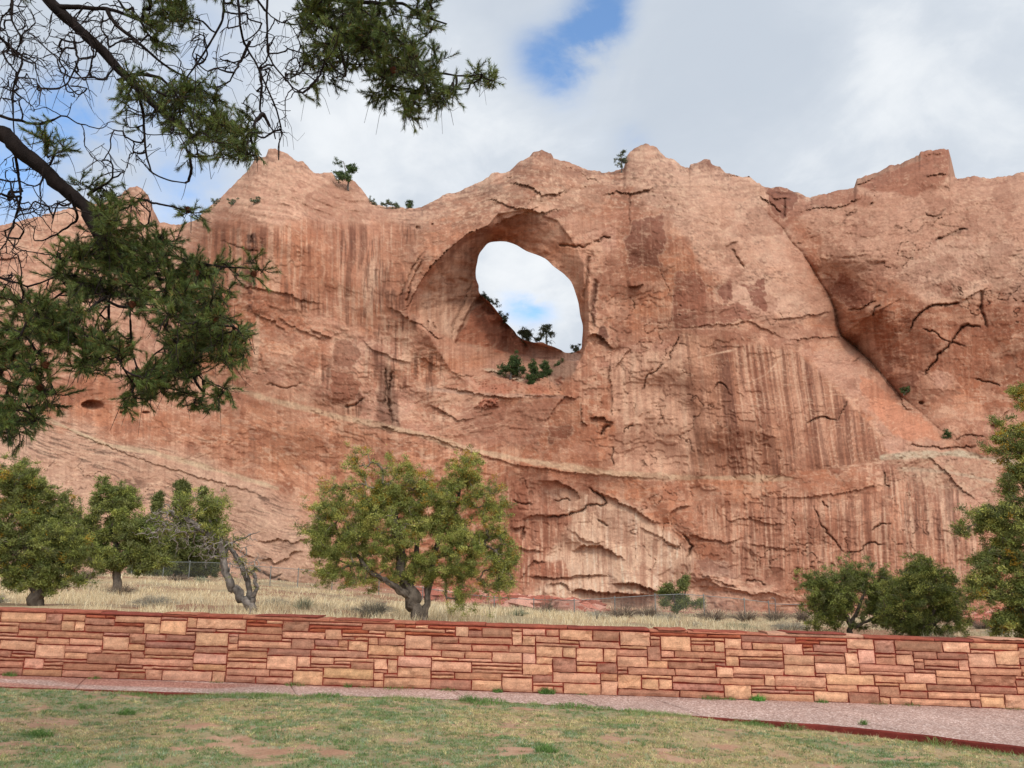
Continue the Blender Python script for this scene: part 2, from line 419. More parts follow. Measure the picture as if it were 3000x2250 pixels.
fe('c', 1.0, 4.5, 'F', (320, 290), (360, 360), (400, 410))
fe('l', 1.6, 14, 'F', (1990, 1430), (2050, 1415), (2080, 1350), (2130, 1320))
fe('c', .8, 1.7, 'F', (200, 1190), (230, 1155), (270, 1160), (290, 1190))
fe('c', 1.0, 4, 'F', (1940, 560), (1930, 650), (1950, 720), (1970, 800))
fe('l', .8, 20, 'F', (1800, 640), (1870, 590), (1990, 530))
fe('c', .8, 2.0, 'F', (1640, 235), (1720, 190), (1850, 150))
fe('c', .8, 2.0, 'F', (1560, 60), (1650, 80), (1700, 30))
fe('l', .6, 14, 'F', (0, 800), (150, 780), (300, 775), (440, 750), (520, 800), (620, 850), (700, 880))
fe('c', .9, 2.0, 'F', (1105, 1020), (1140, 1000))
fe('l', .8, 16, 'F', (1400, 1200), (1440, 1330), (1520, 1320))
fe('c', .5, 6, 'F', (1200, 1000), (1300, 1120), (1360, 1190), (1420, 1270))
fe('c', .7, 1.6, 'F', (1760, 1530), (1830, 1495), (1960, 1500))
fe('l', 1.8, 16, 'E', (1580, 870), (1640, 830), (1700, 870), (1775, 945))
fe('c', 1.3, 5, 'E', (1600, 330), (1590, 500), (1570, 620))
fe('c', 1.0, 5, 'E', (1650, 480), (1640, 600), (1620, 700), (1640, 800))
fe('l', .8, 14, 'E', (1750, 960), (1740, 1100), (1760, 1240), (1755, 1400))
fe('l', 1.1, 16, 'E', (1560, 1250), (1555, 1400), (1600, 1440))
fe('l', 2.0, 20, 'E', (1610, 1385), (1650, 1370), (1700, 1385), (1765, 1415))
fe('c', 1.5, 3.5, 'E', (1680, 1500), (1700, 1440), (1740, 1430))
fe('c', .7, 1.6, 'E', (1760, 1560), (1755, 1620), (1765, 1700))
fe('c', .8, 1.6, 'E', (1820, 1490), (1850, 1450), (1890, 1430))
fe('c', 1.0, 1.9, 'E', (2120, 1010), (2150, 930), (2195, 860))
fe('c', .9, 1.7, 'E', (1950, 1200), (1980, 1100), (2030, 1085), (2090, 1030))
fe('l', .8, 14, 'E', (1770, 1080), (1830, 980), (1890, 910))
fe('l', 1.7, 12, 'E', (1855, 532), (1960, 515))
fe('c', 1.2, 3, 'E', (1410, 255), (1500, 270), (1570, 275), (1610, 255))
fe('c', 1.2, 2.5, 'E', (1640, 250), (1700, 215), (1750, 210))
fe('l', 1.8, 22, 'E', (400, 700), (480, 560), (560, 430), (600, 370), (700, 280), (800, 200), (900, 150), (960, 180))
fe('c', 1.2, 3, 'E', (420, 640), (450, 520), (490, 430), (530, 360))
fe('c', .9, 3, 'E', (380, 600), (420, 500), (470, 400), (540, 300))
fe('l', 1.2, 14, 'E', (280, 650), (380, 700), (450, 750), (540, 790), (600, 850), (690, 890))
fe('c', 1.1, 3, 'E', (560, 790), (560, 750)); fe('c', 1.1, 3, 'E', (610, 800), (590, 760)); fe('c', 1.0, 2.5, 'E', (720, 890), (720, 790), (760, 700), (850, 500))
fe('l', 1.0, 12, 'E', (130, 870), (200, 930), (330, 990), (460, 1030))
fe('l', .7, 10, 'E', (490, 985), (540, 1000), (620, 1050))
fe('l', .9, 10, 'E', (720, 1080), (800, 1110), (870, 1105))
fe('l', 1.6, 8, 'E', (900, 1075), (1000, 1085), (1080, 1120), (1190, 1145))
fe('l', .9, 8, 'E', (600, 1160), (760, 1200), (900, 1225), (1060, 1250), (1200, 1240), (1420, 1235))
fe('c', 1.0, 3, 'E', (290, 1050), (290, 1200), (270, 1300))
fe('c', 1.4, 4, 'E', (330, 1080), (300, 1250), (330, 1430))
fe('l', 1.3, 14, 'E', (250, 1430), (300, 1440), (350, 1460))
fe('c', .8, 2, 'E', (20, 1310), (80, 1300), (150, 1250))
fe('l', .8, 16, 'E', (1310, 1420), (1380, 1320), (1440, 1250), (1560, 1250))
fe('l', .8, 12, 'E', (560, 1290), (640, 1330), (760, 1400), (880, 1380))
fe('l', 1.5, 14, 'B', (960, 1500), (1050, 1420), (1180, 1380), (1300, 1330))
fe('l', 1.5, 20, 'B', (1060, 1180), (1200, 1200), (1300, 1265), (1400, 1255), (1500, 1225))
fe('l', 1.0, 20, 'B', (1380, 1060), (1500, 1090), (1600, 1150), (1720, 1200))
fe('l', 1.5, 14, 'B', (1680, 1270), (1760, 1245), (1900, 1250), (2060, 1210))
fe('c', .8, 1.8, 'B', (1870, 1260), (1868, 1400), (1875, 1450))
fe('l', 1.2, 14, 'B', (900, 1280), (1000, 1300), (1100, 1340), (1300, 1380), (1460, 1340))
fe('l', 1.0, 10, 'B', (850, 1200), (920, 1220), (1000, 1170), (1090, 1140))
fe('l', 1.2, 8, 'B', (1220, 1010), (1300, 1010), (1375, 1025)); fe('l', 1.2, 8, 'B', (1070, 1150), (1110, 1140))
fe('l', .9, 8, 'B', (380, 1420), (440, 1385), (470, 1380))
fe('l', 1.8, 12, 'C', (490, 1270), (540, 1290), (570, 1330))
fe('c', 2.0, 3, 'C', (660, 1290), (662, 1400))
fe('c', 1.4, 3, 'C', (540, 1240), (600, 1300), (700, 1290)); fe('c', 1.4, 3, 'C', (560, 1300), (600, 1350), (650, 1380)); fe('c', 1.2, 2.5, 'C', (600, 1240), (640, 1260), (740, 1250))
fe('l', 1.2, 12, 'C', (740, 1370), (860, 1345), (1000, 1345), (1200, 1265))
fe('l', 1.6, 14, 'C', (1120, 1200), (1180, 1180), (1250, 1150)); fe('l', 1.0, 14, 'C', (1200, 1340), (1240, 1310), (1250, 1240))
fe('l', 1.4, 8, 'C', (1530, 1010), (1600, 1000), (1725, 1000)); fe('l', 1.2, 8, 'C', (1560, 1140), (1640, 1130), (1720, 1120))
fe('c', .8, 2, 'C', (1040, 1450), (1060, 1400), (1120, 1370)); fe('c', .9, 2, 'C', (1640, 1560), (1720, 1530), (1850, 1480))
fe('l', .8, 14, 'C', (1600, 1480), (1650, 1420), (1700, 1390)); fe('l', .9, 10, 'C', (50, 1095), (110, 1090), (220, 1085))
fe('l', 1.4, 26, 'H', (1270, 240), (1400, 240), (1500, 290), (1555, 360))
fe('c', 1.2, 2.2, 'H', (1340, 470), (1450, 462), (1550, 440), (1600, 400), (1700, 400), (1720, 380), (1690, 340), (1590, 280))
fe('l', 1.0, 20, 'H', (1140, 500), (1240, 460), (1340, 465), (1460, 460), (1550, 440))
fe('l', 1.4, 24, 'H', (1600, 290), (1750, 350), (1850, 400), (1920, 430), (2000, 490), (2080, 530))
fe('l', 1.2, 16, 'H', (2120, 520), (2130, 450), (2180, 410), (2280, 400))
fe('l', 1.6, 10, 'H', (1100, 545), (1150, 540), (1190, 530)); fe('c', 1.2, 3, 'H', (1185, 540), (1170, 620))
fe('l', 1.8, 26, 'H', (1480, 700), (1560, 660), (1680, 660), (1760, 710), (1840, 760))
fe('l', 1.4, 18, 'H', (1190, 860), (1300, 862), (1400, 872), (1600, 845), (1750, 855))
fe('l', 1.2, 12, 'H', (1330, 930), (1370, 900), (1440, 895), (1490, 960))
fe('l', 3.2, 22, 'H', (1490, 1000), (1492, 965), (1530, 940), (1700, 960), (1850, 970), (2050, 985))
fe('l', 2.4, 24, 'H', (1740, 905), (1900, 905), (2050, 955), (2150, 990))
fe('l', .9, 14, 'H', (1080, 620), (1110, 650), (1200, 690), (1330, 700)); fe('l', 1.2, 16, 'H', (1160, 880), (1210, 800), (1250, 755), (1340, 770))
fe('c', .8, 2, 'H', (1650, 490), (1730, 530)); fe('c', .8, 2, 'H', (1380, 372), (1490, 360)); fe('c', .9, 2.2, 'H', (1110, 360), (1160, 390), (1230, 395))
fe('l', .7, 12, 'H', (1480, 560), (1600, 640), (1720, 640)); fe('l', .8, 12, 'H', (1920, 540), (2050, 600), (2212, 690))
fe('c', 1.0, 1.9, 'I', (1220, 560), (1290, 520), (1350, 520)); fe('c', .8, 1.6, 'I', (1050, 710), (1140, 705), (1180, 660), (1220, 640), (1310, 650))
fe('l', .9, 10, 'I', (0, 860), (80, 900), (150, 870), (250, 930), (350, 950), (450, 980), (560, 960), (700, 1010))
fe('l', .9, 10, 'I', (100, 850), (220, 880), (300, 910), (380, 940)); fe('c', .8, 1.8, 'I', (410, 920), (415, 885), (520, 890), (530, 920))
fe('l', .5, 12, 'I', (560, 350), (760, 350), (840, 340), (1100, 310), (1230, 275), (1400, 270)); fe('c', .8, 2.5, 'I', (1300, 180), (1310, 260), (1350, 290))
fe('c', .8, 1.8, 'I', (900, 370), (940, 410)); fe('c', .8, 1.8, 'I', (1470, 750), (1500, 720), (1570, 730)); fe('c', 1.4, 3, 'I', (30, 740), (60, 660), (0, 580))
fe('c', .7, 2, 'I', (850, 400), (900, 530), (1000, 640), (1050, 710)); fe('l', .6, 12, 'I', (240, 440), (300, 500), (420, 480), (560, 520), (700, 510))
fe('l', .8, 12, 'I', (0, 600), (100, 600), (160, 620), (280, 640), (400, 610)); fe('l', .5, 10, 'I', (400, 640), (560, 670), (680, 690), (780, 680))
fe('c', .8, 2, 'I', (1460, 10), (1700, 30), (1900, 20)); fe('l', .8, 10, 'I', (1560, 60), (1700, 170), (1800, 290), (1920, 380))
fe('c', .9, 2.2, 'D', (1430, 230), (1600, 290), (1680, 310)); fe('l', .9, 14, 'D', (1440, 480), (1600, 530), (1700, 550), (1850, 570), (1960, 620), (2110, 640))
fe('l', .9, 10, 'D', (1620, 690), (1780, 760), (1860, 830)); fe('l', 1.2, 10, 'D', (2000, 800), (2080, 840), (2150, 860)); fe('l', .8, 10, 'D', (1780, 720), (1900, 790), (2130, 890))
fe('l', .7, 10, 'D', (1500, 1040), (1560, 1090), (1500, 1170)); fe('c', .8, 2, 'D', (1730, 1160), (1860, 1190), (1950, 1160))
fe('c', 1.3, 3, 'D', (1630, 190), (1640, 330)); fe('l', 1.6, 14, 'D', (-100, 350), (60, 350), (100, 345), (170, 380))
fe('l', 1.0, 12, 'G', (1640, 640), (1800, 620), (1900, 640), (2050, 600)); fe('l', 1.0, 10, 'G', (1660, 770), (1740, 740), (1780, 775), (1860, 740), (1900, 700), (1980, 690))
fe('c', .8, 2, 'G', (1700, 830), (1760, 870), (1830, 840)); fe('c', .8, 2, 'G', (1790, 880), (1850, 890), (1900, 920)); fe('l', .9, 10, 'G', (1480, 640), (1560, 700), (1650, 740))
FE += [('l', .7, 10, cr('D', (330, 1410), (700, 1565)) + cr('G', (1000, 130), (1300, 220), (1600, 300), (1800, 380)))]
FE += [('l', .6, 12, cr('E', (0, 1395), (300, 1460), (560, 1500), (800, 1590), (900, 1620)) + cr('H', (1100, 130), (1500, 190), (2212, 240)))]
for k, a, w, pl in FE:
    p_ = np.array(pl); mg = max(w * 3.2, 10)
    bb = (U > p_[:, 0].min() - mg) & (U < p_[:, 0].max() + mg) & (V > p_[:, 1].min() - mg) & (V < p_[:, 1].max() + mg)
    if not bb.any(): continue
    ub, vb = U[bb], V[bb]
    jx = 2.6 * fbm(ub / 9, vb / 9, 3, 51); jy = 2.6 * fbm(ub / 9 + 50, vb / 9, 3, 52)
    d, s, p, _, _ = polydist(ub + jx, vb + jy, p_)
    ends = np.clip(np.minimum(p, 1 - p) / 0.12, 0, 1) ** 0.6
    if k == 'c':
        w = w * .75; D[bb] += a * 0.62 * ends * np.exp(-(d / w) ** 2)
    else:
        e2 = np.clip(np.minimum(p, 1 - p) / 0.2, 0, 1)
        D[bb] -= np.where(s < 0, (.55 * a) * e2 * np.exp(-d / w), 0)
        D[bb] += np.where(s >= 0, 0.10 * a * e2 * np.exp(-d / (w * 0.35)), 0)
# weathering pits and ledge boulders
PITS = [(200, 875, 25, 11, 2.6), (267, 891, 9, 3.5, 1.2), (315, 891, 9, 3, 1.0), (903, 493, 6, 5, 1.2), (934, 485, 3.5, 3, .9), (1131, 766, 3, 2, .8), (1990, 870, 6, 4, .8)]
for cx, cy, ru, rv, dp in PITS:
    q = ((U - cx) / ru) ** 2 + ((V - cy) / rv) ** 2
    D = D + dp * np.clip(1 - q, 0, 1) ** 0.5
# fallen blocks on the ledge floor
led = fieldmask(U, V, cr('E', (830, 1110), (1100, 1120), (1350, 1130), (1450, 1110), (1430, 1220), (1250, 1230), (1050, 1235), (900, 1200)), 4, 4, 12, 60)
blk = np.abs(fbm(U / 7, V / 4.5, 2, 61))
D = D - .55 * led * (blk > 0.3) * blk
sc2 = fieldmask(U, V, cr('E', (860, 1310), (900, 1260), (1020, 1250), (1030, 1310)), 3, 4, 8, 62)
D = D - 0.7 * sc2 * np.abs(fbm(U / 6, V / 4, 2, 63))
D = D + 0.045 * fbm(U / 4.5, V / 4.5, 2, 64) * (0.3 + 1.6 * rough)

# ---- colour of the rock itself
def C_(*c): return lin(c)
salmon, orange, varn, dark = C_(201, 147, 121), C_(196, 128, 94), C_(158, 100, 78), C_(104, 68, 56)
pale, grey, cream, pink = C_(219, 182, 156), C_(152, 128, 114), C_(212, 186, 152), C_(206, 158, 138)
n1 = fbm(U / 160, V / 110, 4, 70); n2 = fbm(U / 40, V / 28, 4, 71); n3 = fbm(U / 11, V / 8, 4, 72)
col = np.empty(U.shape + (3,))
col[:] = salmon
def mix(m, c, k=1.0):
    global col
    mm = np.clip(m * k, 0, 1)[..., None]
    col = col * (1 - mm) + np.asarray(c) * mm
mix(sst(-0.1, 0.5, n1 + 0.25 * n2), orange, 0.75)
mix(sst(0.1, 0.7, -n1 + 0.3 * n2), pink, 0.6)
RG = lambda key, *p, soft=5, wob=8, sc=22, seed=1: fieldmask(U, V, cr(key, *p), soft, wob, sc, seed)
# smooth orange-brown faces
mix(RG('F', (1280, 660), (1800, 640), (1950, 560), (2500, 600), (2500, 1300), (2000, 1350), (1700, 1080), (1300, 1040), (1230, 800), soft=3, seed=81), C_(172, 108, 80), .92)
mix(RG('F', (-450, -320), (60, -250), (160, 0), (0, 260), (-160, 330), (-100, 600), (-350, 620), (-420, 300), soft=6, wob=14, seed=82), C_(174, 114, 88), .82)
mix(RG('C', (640, 1300), (760, 1380), (1240, 1310), (1500, 1250), (1300, 1440), (900, 1640), (760, 1800), (660, 1560), soft=5, seed=83), C_(178, 112, 84), .75)
mix(RG('C', (1130, 1200), (1400, 1100), (1700, 1000), (1720, 1130), (1500, 1270), (1250, 1250), seed=84), C_(160, 96, 76), .6)
mix(RG('B', (1050, 1190), (1400, 1050), (1640, 1160), (1700, 1230), (1500, 1240), (1300, 1270), seed=85), C_(176, 112, 84), .6)
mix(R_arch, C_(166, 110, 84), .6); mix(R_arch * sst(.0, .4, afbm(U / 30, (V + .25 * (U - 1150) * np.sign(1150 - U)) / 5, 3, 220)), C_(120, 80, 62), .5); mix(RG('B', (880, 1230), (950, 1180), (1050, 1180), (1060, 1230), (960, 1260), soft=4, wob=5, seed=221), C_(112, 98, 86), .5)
mix(RG('B', (1000, 1440), (1200, 1390), (1400, 1360), (1500, 1420), (1300, 1450), (1100, 1470), soft=4, wob=5, seed=222), C_(140, 88, 66), .5)
# plate-edge colour: fresh rock shows light, older rock dark
pid = _hash(np.floor(hN), np.floor(fbm(U / 300, V / 200, 1, 90) * 3), 9)
mix((pid > 0.6) * (1 - ALC) * (1 - 0.7 * rough), varn, 0.42)
mix((pid < 0.25) * 1.0, pale, 0.25)
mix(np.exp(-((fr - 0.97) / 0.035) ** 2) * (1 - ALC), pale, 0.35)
mid = _hash(np.floor(hM) + 40, np.floor(fbm(U / 200, V / 150, 1, 91) * 3), 5)
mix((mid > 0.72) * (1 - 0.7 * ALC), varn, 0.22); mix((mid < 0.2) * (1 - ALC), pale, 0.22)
# weathered grey-pink tops with dark lichen specks
mix(np.clip(R_dome + R_right, 0, 1), C_(206, 166, 144), 0.62)
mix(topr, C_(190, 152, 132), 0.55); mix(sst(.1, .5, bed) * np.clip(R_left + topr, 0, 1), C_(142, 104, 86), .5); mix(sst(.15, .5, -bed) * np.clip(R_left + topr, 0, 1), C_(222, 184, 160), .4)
mix(R_left, C_(206, 158, 134), 0.55)
speck = sst(0.18, 0.6, afbm(U / 6, (V - 0.12 * (U - 1500)) / 3.2, 3, 92)) * sst(-0.3, 0.4, fbm(U / 60, V / 40, 3, 93))
mix(speck * np.clip(R_dome + R_right + topr, 0, 1), C_(128, 96, 82), 0.55)
mix(sst(0.25, 0.7, -afbm(U / 7, V / 4, 3, 94)) * np.clip(rough + .2, 0, 1), pale, 0.5)
mix(RG('C', (640, 1210), (770, 1262), (800, 1290), (860, 1275), (1110, 1220), (1240, 1290), (1150, 1340), (860, 1345), (740, 1400), (640, 1500), (560, 1380), (540, 1215), soft=5, wob=6, seed=230), C_(158, 98, 76), .6)
mix(RG('C', (1120, 1180), (1290, 1095), (1540, 985), (1725, 965), (1732, 1130), (1700, 1180), (1480, 1270), (1230, 1240), soft=4, wob=5, seed=231), C_(152, 92, 72), .7)
mix(RG('C', (1120, 1165), (1290, 1100), (1540, 1000), (1560, 1030), (1300, 1130), (1150, 1200), soft=2, wob=3, seed=232), C_(176, 150, 130), .6)
mix(RG('C', (-800, -100), (3000, 0), (3000, 1600), (1640, 1560), (900, 2200), (780, 1900), (660, 1560), (760, 1400), (1000, 1345), soft=12, wob=14, seed=233) * .9, C_(176, 116, 90), .40)
# lower-left slickrock: grey stain in broken level bands
mix(R_low, C_(196, 158, 136), 0.8)
sp = sst(0.05, 0.55, afbm(U / 30, dip / 2.6, 3, 95)) * sst(-0.25, 0.45, fbm(U / 120, V / 60, 4, 96))
mix(sp * R_low, C_(112, 88, 76), 0.75)
mix(sst(0.2, 0.6, -afbm(U / 18, dip / 3, 3, 97)) * R_low, pale, 0.5)
# middle-left orange zone, blotched
mo = fieldmask(U, V, [(330, 950), (560, 855), (780, 900), (960, 960), (1120, 1010), (1090, 1140), (1110, 1300), (700, 1300), (720, 1130), (540, 1035)], 35, 35, 90, 98)
mix(mo, C_(198, 136, 104), 0.7)
mix(sst(0.15, 0.5, fbm(U / 26, dip / 11, 4, 99)) * mo, C_(150, 90, 66), 0.6)
mix(sst(0.25, 0.5, fbm(U / 16 + 5, dip / 7, 4, 100)) * mo, pale, 0.45)
# streaks: run down from seams, pinned at the top of each region
def streaks(mask, w, ln, seed, lean=0.0, cdark=dark, kd=.7, cl=pale, kl=.5, thr=.15):
    us = U + lean * (V - 800) + 3.0 * fbm(U / 90, V / 130, 2, seed + 3)
    s = afbm(us / w, V / ln, 4, seed, 0.6)
    mix(mask * sst(thr, thr + .35, s), cdark, kd)
    mix(mask * sst(thr + .1, thr + .4, -s) * 1.0, cl, kl)
m = fieldmask(U, V, [(440, 490), (900, 480), (880, 560), (900, 680), (760, 700), (560, 640), (450, 600)], 14, 12, 30, 101)
mix(m, C_(190, 126, 96), .6)
streaks(m, 13, 130, 102, 0, C_(120, 78, 62), .6, pale, .45)
streaks(m * sst(.0, .5, fbm(U / 50, V / 60, 2, 103)), 4, 60, 104, 0, C_(96, 64, 54), .6, pale, .4)
m = fieldmask(U, V, [(700, 560), (900, 560), (960, 720), (960, 900), (800, 940), (680, 820)], 14, 14, 30, 105)
streaks(m * sst(-.1, .4, fbm(U / 45, V / 90, 3, 106)), 8, 110, 107, 0, C_(110, 72, 58), .65, pale, .5)
m = RG('E', (240, 1030), (340, 1030), (370, 1450), (240, 1440), soft=5, wob=5, seed=108); mix(m, C_(98, 68, 58), .55)
m = RG('D', (1600, 180), (1660, 180), (1660, 340), (1640, 700), (1600, 700), soft=3, wob=3, seed=109); mix(m * sst(-.4, .2, afbm(U / 10, V / 6, 2, 110)), C_(84, 60, 54), .75)
m = RG('D', (1530, 150), (1560, 150), (1570, 640), (1540, 640), soft=2, wob=3, seed=111); mix(m, pale, .45)
m = RG('D', (1650, 700), (1690, 700), (1670, 1100), (1640, 1100), soft=2, wob=3, seed=112); mix(m, pale, .6)
# the tall streaked wall right of the window
m = fieldmask(U, V, [(1475, 715), (1560, 740), (1700, 750), (1770, 800), (1850, 890), (1905, 950), (1915, 990), (1800, 1015), (1640, 1028), (1480, 1030), (1400, 1028), (1430, 900), (1440, 780)], 5, 6, 25, 113)
bg = sst(1450, 1600, U)
mix(m, C_(206, 156, 128), .8); mix(m * bg * sst(-.6, .2, fbm(U / 60, V / 200, 2, 114) + .4), C_(168, 112, 88), .7)
streaks(m, 15, 420, 115, -0.13, C_(128, 84, 68), .58, C_(208, 160, 134), .5)
streaks(m * bg, 5, 260, 116, -0.13, C_(118, 76, 64), .5, C_(216, 176, 150), .5)
m3 = fieldmask(U, V, [(1320, 770), (1480, 745), (1500, 1030), (1330, 1025)], 8, 8, 30, 117); mix(m3, C_(214, 168, 142), .85); streaks(m3, 12, 300, 118, -.05, C_(176, 126, 104), .35, pale, .4)
# upper patches of old varnish with torn edges
for i, (key, pp, c, k) in enumerate([
    ('E', [(1880, 110), (2080, 60), (2110, 260), (2050, 330), (2060, 390), (1860, 410), (1830, 250)], (142, 92, 76), .8),
    ('F', [(220, 540), (290, 480), (340, 490), (330, 600), (280, 650), (220, 600)], (148, 94, 78), .85),
    ('F', [(380, 520), (530, 480), (520, 560), (550, 580), (540, 690), (480, 660), (420, 580)], (146, 92, 76), .85),
    ('F', [(-60, 430), (110, 450), (160, 540), (230, 640), (360, 640), (480, 740), (300, 770), (150, 780), (-60, 800)], (152, 96, 78), .75),
    ('E', [(-60, 880), (70, 870), (150, 990), (60, 1060), (-60, 1050)], (152, 102, 82), .7),
    ('E', [(-60, 1080), (80, 1090), (140, 1170), (60, 1280), (-60, 1290)], (156, 100, 78), .8),
    ('F', [(1010, 450), (1060, 470), (1250, 590), (1240, 640), (1100, 670), (950, 560)], (156, 98, 78), .8),
    ('F', [(1680, 500), (1760, 500), (1740, 600), (1670, 580)], (160, 100, 80), .6),
    ('E', [(1340, 1450), (1500, 1440), (1490, 1520), (1350, 1540)], (130, 82, 64), .7),
    ('E', [(1330, 1400), (1420, 1290), (1540, 1280), (1550, 1400), (1400, 1440)], (176, 118, 90), .7),
    ('E', [(1625, 500), (1655, 520), (1645, 780), (1605, 720)], (134, 84, 70), .75),
    ('E', [(1660, 780), (1700, 780), (1740, 860), (1700, 880), (1660, 860)], (110, 70, 60), .8),
    ('E', [(530, 1300), (640, 1290), (700, 1380), (560, 1370)], (168, 110, 86), .6),
    ('F', [(480, 340), (540, 340), (540, 380), (490, 400)], (150, 104, 90), .5),
    ('C', [(60, 1080), (110, 1050), (180, 1030), (190, 1060), (240, 1080)], (140, 96, 80), .6),
    ('C', [(540, 1220), (760, 1250), (740, 1300), (660, 1420), (570, 1380)], (136, 86, 70), .65),
    ('I', [(940, 160), (1000, 150), (1060, 170), (1020, 200), (960, 200)], (150, 96, 76), .7),
    ('I', [(1240, 60), (1290, 20), (1330, 60), (1300, 100), (1250, 100)], (158, 102, 82), .8),
    ('I', [(930, 500), (1100, 480), (1180, 600), (1100, 700), (1010, 680)], (166, 104, 82), .5),
    ('I', [(50, 740), (160, 740), (420, 800), (420, 880), (150, 860)], (158, 122, 108), .6),
    ('I', [(1510, 200), (1600, 195), (1640, 230), (1560, 250)], (150, 100, 82), .7),
    ('B', [(1240, 1440), (1300, 1380), (1480, 1330), (1600, 1340), (1420, 1420)], (142, 86, 66), .5)]):
    p = np.array(cr(key, *pp))
    mk = fieldmask(U, V, p, 1.6, 7, 14, 130 + i)
    ring = fieldmask(U, V, p, 2.2, 7, 14, 130 + i)
    ring = 4 * ring * (1 - ring)
    mix(mk, C_(*c), k); mix(ring, pale, .45)
# lower streaked apron at the right
m = fieldmask(U, V, [(1500, 1100), (1700, 1060), (1960, 1070), (2120, 1100), (2160, 1200), (2080, 1290), (1900, 1280), (1600, 1240)], 20, 10, 40, 160)
mix(m, C_(194, 138, 112), .7)
streaks(m, 12, 160, 161, -.04, C_(142, 96, 78), .6, pale, .45); streaks(m * sst(1500, 1560, U), 4, 130, 162, -.04, C_(140, 94, 78), .5, pale, .5)
m = fieldmask(U, V, [(1900, 1000), (2020, 1010), (2110, 1110), (2090, 1180), (1950, 1150), (1910, 1080)], 12, 10, 30, 163)
streaks(m, 6, 150, 164, -.12, C_(120, 86, 74), .6, pale, .6)
mix(R_talus, C_(186, 146, 124), .5); mix(R_talus * sst(.1, .3, n3), C_(206, 176, 150), .4); mix(R_mid, C_(196, 150, 130), .5)
m = RG('F', (1120, 1080), (1250, 1130), (1420, 1330), (1560, 1400), (1700, 1520), (1440, 1540), (1280, 1400), (1150, 1200), soft=4, seed=165); mix(m, C_(208, 140, 110), .8)
# lower pale hollow
m = fieldmask(U, V, [(1150, 1060), (1260, 1060), (1340, 1085), (1450, 1150), (1500, 1200), (1480, 1270), (1580, 1330), (1120, 1330), (1180, 1240), (1120, 1150)], 10, 8, 30, 166)
mix(m, C_(220, 184, 158), .85); streaks(m, 5, 90, 167, 0, C_(176, 128, 106), .55, C_(232, 204, 182), .6)
m = fieldmask(U, V, [(1090, 1030), (1160, 1050), (1240, 1120), (1170, 1210), (1230, 1250), (1120, 1270), (1090, 1180)], 8, 8, 24, 168)
mix(m, C_(184, 120, 94), .7); streaks(m, 4, 60, 169, 0, C_(140, 90, 72), .5, C_(226, 188, 162), .7, .25)
m = RG('H', (1240, 770), (1440, 760), (1480, 860), (1300, 855), soft=4, wob=4, seed=170); mix(m, C_(170, 104, 80), .7); streaks(m, 4, 60, 171, 0, C_(130, 80, 64), .5, C_(226, 186, 160), .8, .2)
mix(R_toe, C_(214, 172, 148), .6)
# pale marker bands
def band(pl, w, c, k, seed):
    global col
    p_ = np.array(pl)
    bb = (V > p_[:, 1].min() - w * 3) & (V < p_[:, 1].max() + w * 3) & (U > p_[:, 0].min() - 30) & (U < p_[:, 0].max() + 30)
    d, s, p, _, _ = polydist(U[bb], V[bb], p_)
    mk = np.zeros(U.shape); ww = w * (1 + .5 * fbm(U[bb] / 40, V[bb] / 40, 3, seed))
    mk[bb] = sst(ww, ww * .4, d) * (0.75 + .25 * sst(-.3, .3, fbm(U[bb] / 14, V[bb] / 5, 3, seed + 1)))
    mix(mk, c, k)
band([(60, 885)] + cr('D', (330, 1400), (700, 1560)) + cr('G', (1000, 60), (1500, 200), (1800, 290)), 6, C_(206, 182, 152), .75, 180)
band(cr('D', (1500, 1180), (1700, 1250), (2212, 1380)) + cr('E', (300, 1440), (560, 1500), (800, 1580)) + cr('H', (1200, 110), (1700, 190), (2212, 220)) + cr('I', (300, 222), (700, 225)), 9, C_(208, 180, 150), .7, 182)
band(cr('I', (1290, 90), (1500, 70), (1800, 62), (2050, 110), (2212, 140)), 9, C_(198, 184, 160), .8, 184)
band(cr('I', (1400, 160), (1700, 180), (2000, 240)), 5, C_(192, 172, 150), .6, 186)
band(cr('F', (100, 990), (330, 940), (360, 910)), 2.2, pale, .8, 187); band(cr('F', (400, 1170), (540, 1100), (640, 990)), 2.0, pale, .7, 188)
band(cr('F', (1280, 840), (1600, 760), (2100, 640)), 2.6, C_(206, 150, 120), .5, 189); band(cr('D', (0, 1540), (500, 1600), (900, 1650)), 2.4, pale, .5, 190)
band(cr('E', (560, 1190), (900, 1230), (1450, 1245)), 5, C_(198, 166, 148), .6, 191)
# alcove faces
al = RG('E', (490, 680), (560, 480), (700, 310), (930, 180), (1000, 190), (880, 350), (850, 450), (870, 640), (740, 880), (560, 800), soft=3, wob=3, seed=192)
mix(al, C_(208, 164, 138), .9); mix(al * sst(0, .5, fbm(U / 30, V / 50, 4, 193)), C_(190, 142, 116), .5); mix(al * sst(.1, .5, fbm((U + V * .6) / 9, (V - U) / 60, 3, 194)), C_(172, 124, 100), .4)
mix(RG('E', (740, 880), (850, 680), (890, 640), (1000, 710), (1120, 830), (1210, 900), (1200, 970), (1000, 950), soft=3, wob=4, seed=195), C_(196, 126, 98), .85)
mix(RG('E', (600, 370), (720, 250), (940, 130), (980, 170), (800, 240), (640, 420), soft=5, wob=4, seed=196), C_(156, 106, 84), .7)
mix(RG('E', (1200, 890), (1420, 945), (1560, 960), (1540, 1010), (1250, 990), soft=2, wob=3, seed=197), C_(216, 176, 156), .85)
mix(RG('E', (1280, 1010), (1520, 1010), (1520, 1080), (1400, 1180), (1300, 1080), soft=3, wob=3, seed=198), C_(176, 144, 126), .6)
mix(led * sst(-.1, .4, n3 + n2), C_(186, 116, 92), .6); mix(sc2, C_(190, 110, 86), .8)
